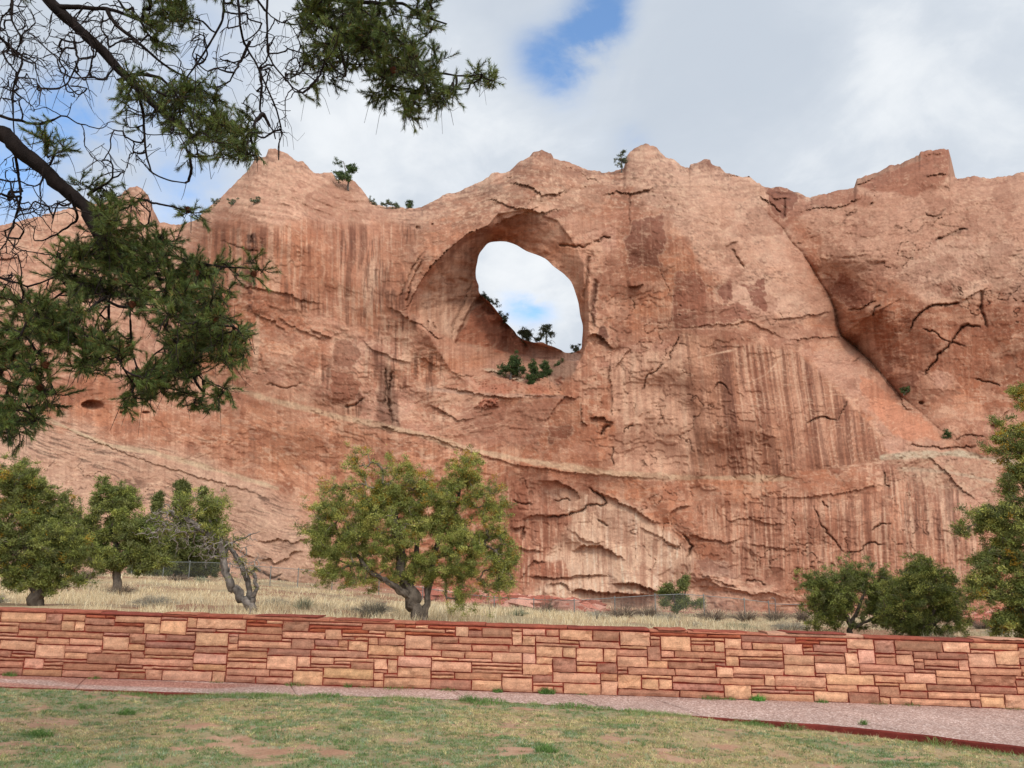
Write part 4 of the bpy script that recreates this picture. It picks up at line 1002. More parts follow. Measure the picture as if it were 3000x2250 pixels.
for (x, y, w, h) in stones:
    x0 = SX0 + x * UN + J; x1 = SX0 + (x + w) * UN - J; y0 = y * UN + J; y1 = (y + h) * UN - J
    jj = rng.normal(0, .003, 4); sl_ = rng.normal(0, .012 if h >= 2 else .003, 2)
    if rng.random() < .7: sl_ *= .2
    nx = max(2, int((x1 - x0) / .035)); ny = max(2, int((y1 - y0) / .03))
    a = np.linspace(0, 1, nx + 1); b = np.linspace(0, 1, ny + 1); Ax, By = np.meshgrid(a, b)
    sx = (x0 + sl_[0] * (By - .5)) * (1 - Ax) + (x1 + sl_[1] * (By - .5)) * Ax
    sy = (y0 + jj[0] * (1 - Ax) + jj[1] * Ax) * (1 - By) + (y1 + jj[2] * (1 - Ax) + jj[3] * Ax) * By
    sd = rng.integers(0, 1000)
    wobx = .004 * fbm(sx / .05, sy / .05 + sd, 2, 340) ; woby = .0035 * fbm(sx / .07 + sd, sy / .05, 2, 341)
    ed = np.minimum(np.minimum(Ax, 1 - Ax) * (x1 - x0), np.minimum(By, 1 - By) * (y1 - y0))
    split = rng.random() < (.45 if h >= 3 else .12)
    out = .038 + rng.uniform(-.005, .010) + .006 * fbm(sx / .10, sy / .05 + sd, 3, 342) - .007 * np.exp(-ed / .006)
    if split:                                              # riven face with a scalloped break
        q = fbm(sx / .16 + sd, sy / .10, 3, 343) * 1.6 + .8; out = out + .010 * (np.floor(q) + sst(.85, 1, q - np.floor(q)))
    front = np.stack([sx + wobx, -out, sy + woby], -1)
    pts = A0 + front[..., 0:1] * WDIR + front[..., 1:2] * WN
    pts[..., 2] = base_z(front[..., 0]) + front[..., 2]
    # ring of back points
    per = np.concatenate([pts[0, :-1], pts[:-1, -1], pts[-1, :0:-1], pts[:0:-1, 0]])
    i = np.arange((nx + 1) * (ny + 1)).reshape(ny + 1, nx + 1)
    pi = np.concatenate([i[0, :-1], i[:-1, -1], i[-1, :0:-1], i[:0:-1, 0]])
    bk_ = per + WN * .04; n0 = i.size
    bi = np.arange(len(per)) + n0
    fs = np.concatenate([gridfaces(ny + 1, nx + 1), np.stack([pi, bi, np.roll(bi, -1), np.roll(pi, -1)], -1)])
    r = rng.random(); topc = y + h >= NYU - 2
    if topc and h <= 1 and rng.random() < .7: c = C_(166, 92, 66) * rng.uniform(.8, 1.1)
    elif h >= 3 and r < .8: c = C_(216, 163, 130) * rng.uniform(.88, 1.06)
    elif r < .40: c = C_(208, 153, 121) * rng.uniform(.88, 1.06)
    elif r < .78: c = C_(188, 135, 107) * rng.uniform(.88, 1.08)
    else: c = C_(170, 121, 99) * rng.uniform(.88, 1.08)
    cc = np.concatenate([pts.reshape(-1, 3), bk_]); 
    hv = fbm(cc[:, 0] / .5 + sd, cc[:, 2] / .018, 3, 344)
    dst = sst(.10, 0, cc[:, 2] - base_z(s_of(cc[:, 0], cc[:, 1])))[:, None] * .35
    c = c * (1 + .06 * rng.normal())
    tint = (c[None] * (1 - dst) + C_(150, 112, 92) * dst) * (1 + .15 * hv + .10 * fbm(cc[:, 0] / .07, cc[:, 2] / .05 + sd, 3, 345))[:, None] * np.array([1, 1 + .025 * rng.normal(), 1 + .04 * rng.normal()])
    fe_ = np.concatenate([ed.ravel(), np.zeros(len(per))]); tint = tint * (1 - .25 * np.exp(-fe_ / .006))[:, None] + C_(150, 70, 50) * .25 * np.exp(-fe_ / .006)[:, None]
    SA.add(cc, fs, tint * np.array([.93, .92, .90]))
wall = empty('stone_wall', wall_pt(WL / 2)); meta(wall, 'long low retaining wall of coursed red and tan sandstone blocks beside the path', 'wall')
# core
cs = np.arange(SX0 - 20, SX1 + 20, .10); HT = NYU * UN
prof = [(-.014, -.4), (-.014, .0), (-.014, HT * .5), (-.014, HT), (.36, HT), (.36, -.4)]
cp_ = np.array([[A0 + s * WDIR + a * WN for s in cs] for a, b2 in prof])
for k, (a, b2) in enumerate(prof): cp_[k, :, 2] = base_z(cs) + b2
mc = C_(146, 62, 48) * .95 * (1 + .2 * fbm(cp_[..., 0] / .2, cp_[..., 2] / .2, 3, 350))[..., None]
mesh_obj('mortar', cp_, gridfaces(len(prof), len(cs)), M['mortar'], col=mc, parent=wall)
SA.build('stonework', M['stone'], parent=wall)
CA = Acc(); s = SX0 - 4
layer = 0
while s < SX1 + 4:
    l = rng.uniform(.35, 1.25); hgt = rng.uniform(.022, .046); two = rng.random() < .35
    for q in range(2 if two else 1):
        l0, l1 = s + (0 if q == 0 else rng.uniform(0, .3 * l)), s + l - (0 if q == 0 else rng.uniform(0, .3 * l))
        nx = max(4, int((l1 - l0) / .045)); a = np.linspace(l0 + .004, l1 - .004, nx + 1)
        ov = rng.uniform(.012, .04); zb = HT + (0 if q == 0 else hgt - .002); hh = hgt if q == 0 else rng.uniform(.012, .022)
        tilt = rng.normal(0, .006)
        rings = []
        for (o, z) in [(-ov, .004), (-ov - .006, hh * .4), (-ov - .002, hh * .8), (-ov + .012, hh), (.12, hh + .004), (.39, hh - .004), (.40, .0), (.12, .001)]:
            oo = o + (.012 * fbm(a / .11, a * 0 + o * 9 + l0, 3, 351) if o < .1 else 0)
            zz = zb + z + tilt * (a - l0) / l + (.005 * fbm(a / .10, a * 0 + z * 50 + l0, 3, 352) if z > .005 else 0)
            p = A0 + a[:, None] * WDIR + np.broadcast_to(oo, a.shape)[:, None] * WN; p[:, 2] = base_z(a) + zz; rings.append(p)
        rings.append(rings[0]); R_ = np.array(rings)
        c = [C_(160, 86, 66), C_(180, 112, 86), C_(200, 148, 120), C_(142, 72, 58), C_(170, 98, 76)][rng.choice(5, p=[.33, .2, .14, .2, .13])]
        tt_ = c[None] * (1 + .16 * fbm(R_.reshape(-1, 3)[:, 0] / .12, R_.reshape(-1, 3)[:, 2] / .012, 3, 353))[:, None]
        CA.add(R_, gridfaces(9, nx + 1), tt_ * .78)
        for e_ in (0, nx):
            k = [e_ + (nx + 1) * r for r in range(8)]
            CA.f.append(np.array([k if e_ else k[::-1]]) + CA.n - len(R_.reshape(-1, 3)))
    s += l
CA.build('coping', M['stone'], parent=wall)
# ================================================================= vegetation
class Skel:
    """skeleton of a woody plant: limb polylines, then twigs grown out to the given tips"""
    def __init__(s):
        s.p = np.zeros((0, 3)); s.par = []; s.r = []; s.tubes = []; s.limb = 0; s.kids = {}
    def limb_(s, pl, r0, r1, k=14, parent=None, jit=0.0, rng=None):
        q = resample(pl, k)
        if jit: q[1:-1] += rng.normal(0, jit, (k - 2, 3))
        n0 = len(s.p)
        if parent is None and n0: parent = int(np.argmin(((s.p - q[0]) ** 2).sum(1)))
        rr = np.linspace(r0, r1, k)
        s.p = np.vstack([s.p, q]); s.par += [parent if parent is not None else -1] + list(range(n0, n0 + k - 1)); s.r += list(rr)
        s.tubes.append((q, rr))
        return q
    def grow(s, tips, rtip=.0025, sag=.0, K=5, rng=None, pw=.5, ease=1.0, jit=.06):
        """each tip joins the nearest wood; returns tip directions"""
        tips = np.asarray(tips, float)
        base_n = len(s.p); N = len(tips)
        cap = base_n + N * K
        pts = np.zeros((cap, 3)); pts[:base_n] = s.p; n = base_n
        par = list(s.par)
        d0 = np.array([np.min(((s.p - t) ** 2).sum(1)) for t in tips]); order = np.argsort(d0)
        depthc = np.zeros(cap)
        segs = []
        dirs = np.zeros((N, 3))
        for i in order:
            t = tips[i]
            dv = t - pts[:n]; d = np.sqrt((dv ** 2).sum(1)) + depthc[:n] * .15
            j = int(np.argmin(d)); a = pts[j]; L = np.linalg.norm(t - a)
            pj = par[j]; pd = nrm(a - pts[pj]) if pj >= 0 else nrm(t - a)
            c = a + (pd * .16 + nrm(t - a) * .34) * L * ease + np.array([0, 0, sag * L])
            u_ = np.linspace(0, 1, K + 1)[:, None]
            q = (1 - u_) ** 2 * a + 2 * u_ * (1 - u_) * c + u_ ** 2 * t
            q[1:-1] += rng.normal(0, jit * L / K, (K - 1, 3))
            segs.append((j, n, q)); pts[n:n + K] = q[1:]
            par += [j] + list(range(n, n + K - 1)); depthc[n:n + K] = depthc[j] + L * u_[1:, 0] * .3
            dirs[i] = nrm(q[-1] - q[-2]); n += K
        cnt = np.zeros(n); cnt[[sg[1] + K - 1 for sg in segs]] = 1
        for k in range(n - 1, base_n - 1, -1): cnt[par[k]] += cnt[k]
        s.twig = np.array([sg[2] for sg in segs])
        s.twr = np.array([[min(rtip * max(cnt[sg[1]], 1) ** pw, .035)] + [rtip * max(cnt[sg[1] + k], 1) ** pw for k in range(K)] for sg in segs])
        return dirs

def px_line(pts, Y, dY=0.0):
    pts = list(pts); n = len(pts)
    out = []
    for i, p in enumerate(pts):
        y = Y + (p[2] if len(p) > 2 else dY * i / max(n - 1, 1))
        out.append(P(p[0], p[1], y))
    return np.array(out)

def in_ellipses(els, Y, n, rng, shell=.35, depth=1.0, sc=None, per=9, tuft=.155):
    """tips gathered into many small tufts spread through the crown's masses"""
    nc = max(6, n // per)
    c = in_ell0(els, Y, nc, rng, shell, depth); k = rng.integers(0, nc, n)
    sz = tuft * Y / 14.5 * rng.uniform(.4, 1.6, nc)[k][:, None] * (1 if Y < 25 else (.6 if Y < 40 else .38))
    ctr = c.mean(0); o = nrm(c[k] - ctr - np.array([0, 0, -.3])); g = rng.normal(size=(n, 3))
    g = g - (g * o).sum(1, keepdims=True) * o * .3
    return c[k] + g * sz * .55 + o * sz * rng.uniform(-.6, 1.2, (n, 1))
def in_ell0(els, Y, n, rng, shell=.35, depth=1.0, sc=None):
    """points spread through a crown built of rounded masses (centre u,v, half sizes), denser near their outside"""
    w = np.array([e[2] * e[3] * (e[4] if len(e) > 4 else 1) for e in els], float); w /= w.sum()
    idx = rng.choice(len(els), n, p=w); out = np.zeros((n, 3))
    for i, k in enumerate(idx):
        e = els[k]; d = nrm(rng.normal(size=3)); r = (shell + (1 - shell) * rng.random()) ** .6
        u = e[0] + d[0] * e[2] * r; v = e[1] - d[2] * e[3] * r
        dy = d[1] * r * min(e[2], e[3]) * Y / F * depth + (e[5] if len(e) > 5 else 0)
        out[i] = P(u, v, Y + dy)
    return out

def leaf_cloud(cent, dirs, n, spread, size, wid, pal, rng, up=.4, cjit=.18, tipc=None):
    """n small pointed sprays round each centre"""
    N = len(cent)
    c = np.repeat(cent, n, 0); dd = np.repeat(dirs, n, 0)
    g = rng.normal(size=(N * n, 3)); off = g * spread * np.array([1, 1, .8]) * rng.random((N * n, 1)) ** .35
    c = c + off
    ax = nrm(dd * .5 + nrm(off) * .7 + rng.normal(size=(N * n, 3)) * .55 + np.array([0, 0, up]))
    sd = nrm(np.cross(ax, rng.normal(size=(N * n, 3))))
    L = size * rng.uniform(.6, 1.35, (N * n, 1)); wv = wid * rng.uniform(.7, 1.3, (N * n, 1))
    a = c - ax * L * .5; b = c + sd * wv * .5; t = c + ax * L * .5; b2 = c - sd * wv * .5
    v = np.stack([a, b, t, b2], 1).reshape(-1, 3)
    f = np.arange(N * n * 4).reshape(-1, 4)
    pk = rng.choice(len(pal), N, p=None); base = np.asarray(pal)[pk] * rng.uniform(1 - cjit, 1 + cjit, (N, 1))
    if tipc is not None: base = tipc(cent, base)
    cc = np.repeat(base, n, 0) * rng.uniform(.7, 1.25, (N * n, 1))
    return v, f, np.repeat(cc, 4, 0)

OLIVE = [C_(168, 170, 84), C_(150, 158, 76), C_(184, 180, 94), C_(134, 144, 74), C_(160, 164, 92)]
OLIVE = [c * k for c, k in zip(OLIVE, (.80, .72, .95, .66, .84))]
DEEP = [C_(118, 124, 66), C_(104, 114, 60), C_(134, 136, 74), C_(114, 116, 72)]
GREY = [C_(128, 118, 108), C_(146, 136, 126), C_(108, 98, 90)]

def juniper(name, label, cat, Y, base, limbs, els, nclump, nleaf, spread, size, wid, pal, seed, barkc=(128, 114, 100), dead=0, rtip=.004, group=None, gold=None, depth=1.0, trunk_part='trunk', shell=.3, twigs=True, ztop=None, dead_els=None, K=4):
    rng = np.random.default_rng(seed)
    b = P(base[0], base[1], Y); gz = fz(b[0], b[1]) if Y < 75 else b[2]
    root = empty(name, (b[0], b[1], gz)); meta(root, label, cat, group)
    sk = Skel()
    for i, (pts, r0, r1) in enumerate(limbs):
        q = px_line(pts, Y)
        if i == 0: q[0, 2] = min(q[0, 2], gz - .1)
        sk.limb_(q, r0, r1, k=max(8, 3 * len(pts)), parent=None, jit=r0 * .25, rng=rng)
    tips = in_ellipses(els, Y, nclump, rng, shell, depth)
    nd = 0
    if dead:
        dt = in_ellipses(dead_els or els, Y, dead, rng, .0, depth); tips = np.vstack([tips, dt]); nd = dead
    dirs = sk.grow(tips, rtip=rtip, rng=rng, K=K, sag=.08, jit=.18)
    A = Acc(); bc = C_(*barkc) * .5
    for q, rr in sk.tubes:
        k = len(q); n = 14 if rr[0] > .05 else 7
        v, f = tubes(resample(q, k * 3)[None], np.interp(np.linspace(0, 1, k * 3), np.linspace(0, 1, k), rr)[None], n)
        # fluted, twisted grain
        ctr = np.repeat(resample(q, k * 3), n, 0); ang = np.tile(np.arange(n), k * 3); tw = np.repeat(np.arange(k * 3), n)
        fl = 1 + .38 * vn((ang + tw * .25) * 1.0 % n, tw * .12, seed) + .12 * vn(ang * 2.3, tw * .5, seed + 1)
        if rr[0] > .04: v = ctr + (v - ctr) * fl[:, None]
        A.add(v, f, bc[None] * (1 + .6 * vn(ang * 1.7, tw * .2, seed + 2) + .25 * vn(ang * 3.1, tw * 1.1, seed + 3))[:, None])
    v, f = tubes(sk.twig, sk.twr, 4); jit = np.repeat(rng.uniform(.75, 1.3, len(sk.twig)), sk.twig.shape[1] * 4)
    if twigs: A.add(v, f, C_(*barkc)[None] * .75 * jit[:, None])
    A.build(trunk_part, M['bark'], parent=root, smooth=True)
    live = len(tips) - nd
    tc_ = None
    if gold: 
        def tc_(c, base):
            hz = (c[:, 2] - c[:, 2].min()) / np.ptp(c[:, 2]); m_ = (rng.random(len(c)) < gold * sst(.45, 1.0, hz) + .03)
            base = base.copy(); base[m_] = C_(176, 138, 48) * rng.uniform(.8, 1.1, (m_.sum(), 1)); return base
    cen, dr = tips[:live], dirs[:live]
    # foliage also back along each twig
    c2 = sk.twig[:live, -2]; 
    allc = np.vstack([cen, c2[rng.random(len(c2)) < .7]]); dr2 = np.vstack([dr, dr])[:len(allc)]
    v, f, c = leaf_cloud(allc, dr2, nleaf, spread, size, wid, pal, rng, tipc=tc_)
    mesh_obj('crown', v, f, M['leaf'], col=c * .95, parent=root)
    return root

# ---- junipers standing in the field
juniper('juniper_tree', 'broad olive green juniper with a split grey trunk, standing behind the middle of the wall', 'tree', 14.5, (907, 1345),
        [([(908, 1352), (903, 1330), (893, 1295), (880, 1255), (868, 1215), (858, 1170), (850, 1110), (845, 1050)], .135, .025),
         ([(899, 1318, 0), (878, 1288, -.1), (850, 1264, -.2), (815, 1245, -.2), (790, 1225, -.15), (772, 1200, .1)], .068, .025),
         ([(915, 1335, .05), (920, 1300, .1), (927, 1262, .1), (935, 1210, .2), (955, 1150, .3), (985, 1090, .3), (1000, 1040, .3)], .07, .02),
         ([(885, 1270, .1), (890, 1225, .3), (905, 1170, .5), (900, 1110, .6)], .06, .02),
         ([(935, 1210, .2), (985, 1190, .1), (1040, 1170, 0), (1070, 1190, 0)], .035, .012),
         ([(790, 1225, -.1), (745, 1215, .1), (705, 1200, .2)], .03, .010)],
        [(715, 1085, 38, 50), (775, 1012, 24, 42), (745, 1050, 30, 30), (818, 1050, 30, 44), (868, 1038, 26, 52), (905, 1085, 40, 52), (1003, 1022, 40, 42), (985, 1065, 36, 30), (1035, 1090, 45, 50), (1070, 1130, 30, 42), (940, 1120, 75, 62), (840, 1120, 90, 70),
         (745, 1150, 70, 62), (700, 1205, 40, 36), (1060, 1185, 42, 44), (1085, 1235, 26, 36), (980, 1190, 80, 56), (860, 1190, 70, 50), (770, 1215, 60, 40), (1000, 1245, 50, 26), (740, 1245, 50, 20), (880, 1235, 60, 26), (930, 1090, 50, 40), (805, 1100, 50, 40), (700, 1150, 40, 36), (1090, 1200, 26, 40), (820, 1250, 40, 20, .7), (1000, 1290, 12, 18, .5), (780, 1262, 30, 14, .6), (1050, 1262, 40, 20)],
        2600, 62, .050, .042, .010, OLIVE, 11, gold=.16, rtip=.0030, dead=420)
juniper('juniper_tree', 'dark juniper tree with a leaning bare trunk at the far left, right behind the wall', 'tree', 15.0, (76, 1310),
        [([(74, 1335), (76, 1305), (84, 1268), (80, 1240), (66, 1200), (56, 1150), (46, 1090), (42, 1030)], .125, .025),
         ([(83, 1258), (110, 1225), (140, 1190), (160, 1150)], .05, .015), ([(72, 1225), (40, 1200), (5, 1175), (-30, 1150)], .06, .015)],
        [(38, 1045, 48, 52), (12, 1090, 60, 50), (75, 1100, 50, 45), (85, 1080, 22, 30), (140, 1105, 22, 48), (130, 1150, 50, 45), (60, 1160, 70, 50), (170, 1200, 44, 44), (110, 1215, 60, 40), (20, 1220, 55, 40), (-60, 1130, 60, 100), (-30, 1200, 60, 60), (20, 1265, 28, 20), (95, 1255, 45, 14), (180, 1245, 30, 16), (110, 1275, 14, 14), (100, 1150, 60, 40), (130, 1190, 60, 40), (50, 1130, 60, 40), (150, 1160, 40, 30), (60, 1240, 60, 26)],
        1900, 58, .052, .052, .014, DEEP + OLIVE[:2], 12, gold=.12, rtip=.0034, dead=60)
juniper('juniper_tree', 'twisted half dead juniper tree with bare grey limbs leaning left over the dry grass', 'tree', 14.6, (545, 1330),
        [([(547, 1338), (540, 1310), (522, 1290), (498, 1270), (488, 1240), (483, 1212), (478, 1190), (462, 1165), (440, 1145), (405, 1122), (360, 1105)], .085, .03),
         ([(547, 1325, .05), (543, 1290, .1), (535, 1255, .1), (522, 1222, .1), (505, 1195, .1), (488, 1170, .1)], .06, .03),
         ([(543, 1300, 0), (553, 1275, -.05), (552, 1245, -.05), (544, 1234, -.05), (552, 1226, -.05), (562, 1234, -.05)], .045, .02),
         ([(483, 1200), (505, 1170), (530, 1160), (562, 1147)], .025, .005), ([(505, 1170), (520, 1185), (540, 1178)], .012, .004), ([(462, 1165), (455, 1130), (450, 1100), (440, 1080)], .04, .012),
         ([(440, 1145), (400, 1150), (360, 1145)], .03, .008)],
        [(435, 1096, 30, 16), (466, 1102, 18, 20), (470, 1080, 10, 12), (455, 1128, 24, 12), (405, 1088, 18, 8), (480, 1145, 18, 7)],
        190, 50, .05, .048, .012, OLIVE, 13, dead=950, dead_els=[(390, 1150, 60, 34), (430, 1170, 50, 40), (470, 1190, 40, 36), (360, 1130, 40, 30), (520, 1215, 26, 40), (530, 1160, 36, 16, .5), (350, 1170, 30, 20)], barkc=(150, 138, 128), rtip=.0036)
juniper('juniper_tree', 'tall dark juniper tree cut by the right side of the view, behind the wall', 'tree', 13.2, (2290, 1390),
        [([(2300, 1420), (2296, 1350), (2280, 1260), (2262, 1150), (2248, 1040), (2240, 940), (2236, 860)], .20, .03),
         ([(2285, 1290), (2240, 1240), (2190, 1215), (2140, 1190)], .07, .015), ([(2262, 1150), (2220, 1110), (2175, 1090), (2110, 1140)], .06, .012), ([(2248, 1040), (2215, 1000), (2185, 960)], .05, .012), ([(2290, 1350), (2240, 1330), (2180, 1300), (2150, 1290)], .06, .012)],
        [(2200, 870, 20, 34), (2185, 955, 34, 42), (2210, 930, 30, 60), (2215, 1020, 50, 40), (2185, 1075, 46, 40), (2150, 1120, 55, 34), (2100, 1140, 34, 16), (2200, 1140, 60, 50), (2170, 1190, 60, 44), (2130, 1220, 36, 30), (2195, 1260, 70, 50), (2140, 1280, 44, 40), (2160, 1330, 40, 26), (2215, 1330, 60, 44), (2290, 950, 70, 90), (2330, 1120, 90, 130), (2330, 1270, 80, 90)],
        2100, 58, .052, .050, .013, OLIVE + DEEP, 14, gold=.2, rtip=.0034, dead=160)
juniper('juniper_shrub', 'rounded dark green juniper shrub behind the wall, the more ragged of the pair', 'shrub', 17.0, (1835, 1350),
        [([(1840, 1372), (1835, 1345), (1820, 1320), (1800, 1295), (1785, 1270)], .06, .012), ([(1838, 1350), (1850, 1320), (1865, 1290), (1870, 1262)], .05, .012), ([(1845, 1355), (1885, 1335), (1915, 1310)], .04, .01), ([(1833, 1340), (1800, 1335), (1765, 1325)], .03, .01)],
        [(1790, 1262, 42, 26), (1835, 1252, 40, 22), (1880, 1262, 36, 28), (1905, 1290, 26, 30), (1760, 1265, 20, 10), (1800, 1300, 50, 30), (1860, 1305, 50, 30), (1820, 1338, 50, 16), (1775, 1310, 24, 20), (1900, 1335, 24, 14)],
        760, 54, .052, .05, .014, DEEP + OLIVE[:2], 15, rtip=.0034, dead=60, group='juniper shrubs behind the right of the wall')
juniper('juniper_shrub', 'rounded olive juniper shrub with pale stems, between the ragged shrub and the tall tree', 'shrub', 16.0, (2005, 1362),
        [([(2010, 1385), (2004, 1355), (1985, 1330), (1965, 1295), (1955, 1260)], .06, .012), ([(2006, 1360), (2015, 1320), (2025, 1285), (2030, 1250)], .055, .012), ([(2006, 1355), (2040, 1335), (2065, 1300)], .04, .01)],
        [(1985, 1245, 40, 28), (2030, 1262, 40, 32), (1965, 1280, 40, 34), (2060, 1300, 26, 30), (2010, 1305, 56, 34), (1955, 1330, 42, 32), (2000, 1348, 60, 20), (2055, 1340, 34, 26), (1935, 1310, 22, 30), (2045, 1238, 14, 18, .7), (1975, 1225, 16, 14, .7)],
        880, 54, .052, .05, .014, OLIVE[:3] + DEEP, 16, rtip=.0034, dead=110, group='juniper shrubs behind the right of the wall')
juniper('juniper_shrub', 'small sparse juniper shrub standing alone against the cliff beside the wire fence', 'shrub', 46.0, (1462, 1325),
        [([(1465, 1345), (1462, 1310), (1450, 1280), (1440, 1262)], .07, .02), ([(1462, 1320), (1478, 1290), (1485, 1262)], .06, .02), ([(1462, 1315), (1430, 1300), (1422, 1285)], .05, .02)],
        [(1440, 1275, 18, 24), (1478, 1275, 18, 22), (1460, 1295, 34, 18), (1425, 1296, 12, 14), (1495, 1300, 12, 12), (1462, 1262, 12, 12)],
        150, 46, .15, .13, .045, DEEP, 17, rtip=.012)
B_ = 'junipers beyond the fence on the left'
juniper('juniper_tree', 'bushy juniper tree standing second from the left, just before the end of the fence', 'tree', 30.0, (255, 1262),
        [([(255, 1275), (252, 1220), (246, 1150), (244, 1090)], .16, .03), ([(252, 1220), (285, 1190), (300, 1160)], .07, .02), ([(250, 1200), (215, 1170), (205, 1130)], .07, .02)],
        [(245, 1075, 40, 28), (215, 1085, 14, 26), (270, 1095, 30, 30), (235, 1130, 46, 40), (285, 1150, 40, 40), (250, 1185, 60, 40), (300, 1205, 36, 30), (215, 1200, 30, 32), (300, 1168, 44, 34), (178, 1185, 36, 34), (330, 1208, 34, 22), (170, 1150, 26, 34), (325, 1140, 22, 24)],
        1350, 60, .10, .10, .030, DEEP + OLIVE[:2], 18, rtip=.007, group=B_)
for i, (u0, els, lab) in enumerate([
    (337, [(337, 1076, 11, 28), (337, 1118, 18, 30), (335, 1160, 34, 40), (320, 1205, 50, 36), (345, 1225, 50, 24)], 'narrow spired juniper beyond the fence, thinnest of the three spires'),
    (395, [(394, 1062, 13, 30), (395, 1102, 22, 34), (392, 1150, 34, 40), (390, 1205, 44, 36)], 'spired juniper beyond the fence, tallest of the three spires'),
    (443, [(443, 1076, 12, 26), (446, 1110, 20, 30), (450, 1150, 30, 40), (448, 1205, 38, 36), (420, 1225, 40, 22)], 'blunt spired juniper beyond the fence behind the twisted tree')]):
    juniper('juniper_tree', lab, 'tree', 56.0 + i, (u0, 1250), [([(u0, 1262), (u0 + 2, 1180), (u0, 1075)], .22, .04)], els + [(u0 + 18, 1180, 36, 40), (u0 - 16, 1215, 40, 26)], 900, 50, .17, .2, .055, [c * .8 for c in DEEP], 20 + i, rtip=.013, group=B_, shell=.1)

# ---- plants on the cliff
def cliff_tree(name, label, cat, u, v, els, n, size, pal, seed, dz=0.4, group=None, dead=0, trunk=True, Yo=None, bare=(150, 138, 128)):
    Y = (cliffY(u, v + 2) if Yo is None else Yo) - dz
    top_v = min(e[1] - e[3] * .5 for e in els)
    return juniper(name, label, cat, Y, (u, v), [([(u, v + 4), (u + .5, (v * 2 + top_v) / 3), (els[0][0], top_v)], .16 if trunk else .05, .04)], els, int(n * .62), 40, size * .42, size * .5, size * .2, pal, seed, rtip=.02, group=group, shell=.1, dead=dead, barkc=bare, depth=1.0)
PG = [C_(78, 96, 54), C_(94, 110, 62), C_(68, 86, 50)]
PD = [C_(90, 100, 72), C_(104, 112, 82), C_(112, 116, 92)]
cliff_tree('pinyon_tree', 'dark pinyon tree on the slope right of the pointed peak', 'tree', 752, 408, [(741, 362, 16, 16), (758, 368, 10, 12), (745, 384, 22, 14), (758, 400, 12, 12), (735, 352, 10, 8)], 170, .5, PG, 40)
cliff_tree('juniper_tree', 'small dark tree against the sky beside the tallest knob of the arch', 'tree', 1343, 370, [(1340, 336, 10, 9), (1347, 346, 8, 12), (1335, 350, 8, 10), (1350, 332, 6, 5)], 70, .35, PD, 41, dead=30)
G2 = 'low bushes on the saddle left of the arch'
cliff_tree('bush', 'widest low bush in the dip of the skyline left of the arch', 'bush', 835, 450, [(822, 443, 10, 4), (836, 441, 12, 5), (852, 444, 8, 4)], 90, .35, PD, 42, trunk=False, group=G2, dz=-.6)
cliff_tree('bush', 'small bush at the near end of the saddle, beside the pointed peak', 'bush', 806, 442, [(806, 438, 6, 4)], 30, .3, PD, 43, trunk=False, group=G2, dz=-.6)
cliff_tree('juniper_tree', 'small pointed tree in the dip of the skyline left of the arch', 'tree', 881, 450, [(881, 437, 3, 4), (881, 443, 6, 6), (888, 446, 7, 3)], 60, .35, PG, 44, group=None, dz=-.6)
G3 = 'pines on the ledge inside the window'
cliff_tree('pine_tree', 'broad round crowned tree on the ledge inside the window', 'tree', 1103, 815, [(1112, 785, 11, 8), (1103, 796, 16, 9), (1124, 797, 8, 8)], 230, .45, PG, 45, group=G3, Yo=101)
cliff_tree('pine_tree', 'leftmost of the two pointed trees in the middle of the ledge inside the window', 'tree', 1151, 836, [(1151, 792, 5, 8), (1151, 805, 8, 8), (1150, 818, 11, 8)], 190, .42, PG, 46, group=G3, Yo=99)
cliff_tree('pine_tree', 'rightmost of the two pointed trees in the middle of the ledge inside the window', 'tree', 1178, 829, [(1177, 790, 6, 7), (1179, 800, 9, 8), (1178, 811, 11, 7)], 180, .42, PG, 47, group=G3, Yo=100.5)
cliff_tree('pine_tree', 'tree at the shaded far end of the ledge beside the right pillar of the window', 'tree', 1212, 818, [(1213, 790, 7, 8), (1213, 800, 11, 9), (1222, 806, 9, 7)], 140, .42, PG, 48, group=G3, Yo=101)
cliff_tree('bush', 'low dark bush at the foot of the right pillar inside the window', 'bush', 1230, 812, [(1231, 804, 8, 6)], 60, .4, PG, 49, group=G3, trunk=False, Yo=100.5)
G4 = 'plants on the far ridge seen through the window'
cliff_tree('juniper_tree', 'dark bush with bare grey upper branches on the far ridge seen through the window', 'tree', 1140, 740, [(1128, 720, 10, 9), (1142, 722, 14, 10), (1155, 732, 12, 8), (1138, 732, 14, 7)], 170, .45, PD, 50, group=G4, dead=50, dz=-.5)
cliff_tree('juniper_tree', 'open branched round tree at the low end of the far ridge seen through the window', 'tree', 1180, 748, [(1181, 715, 12, 8), (1170, 724, 8, 7), (1192, 726, 9, 8), (1182, 736, 12, 6)], 75, .4, PD, 51, group=G4, dead=24, dz=-.5, bare=(170, 160, 150))
cliff_tree('bush', 'dark bush halfway down the far ridge seen through the window', 'bush', 1084, 692, [(1082, 682, 5, 6), (1088, 688, 5, 6)], 50, .38, PD, 52, group=G4, trunk=False, dz=-.3)
cliff_tree('bush', 'uppermost dark bush on the far ridge seen through the window', 'bush', 1054, 652, [(1048, 640, 6, 5), (1057, 647, 6, 6), (1065, 655, 5, 5)], 60, .36, PD, 53, group=G4, trunk=False, dz=-.3)
cliff_tree('bush', 'small dark bush where the far ridge meets the right pillar of the window', 'bush', 1244, 761, [(1244, 755, 7, 4)], 36, .34, PD, 54, group=G4, trunk=False, dz=-.4)
G5 = 'tufts growing in the joints of the cliff'
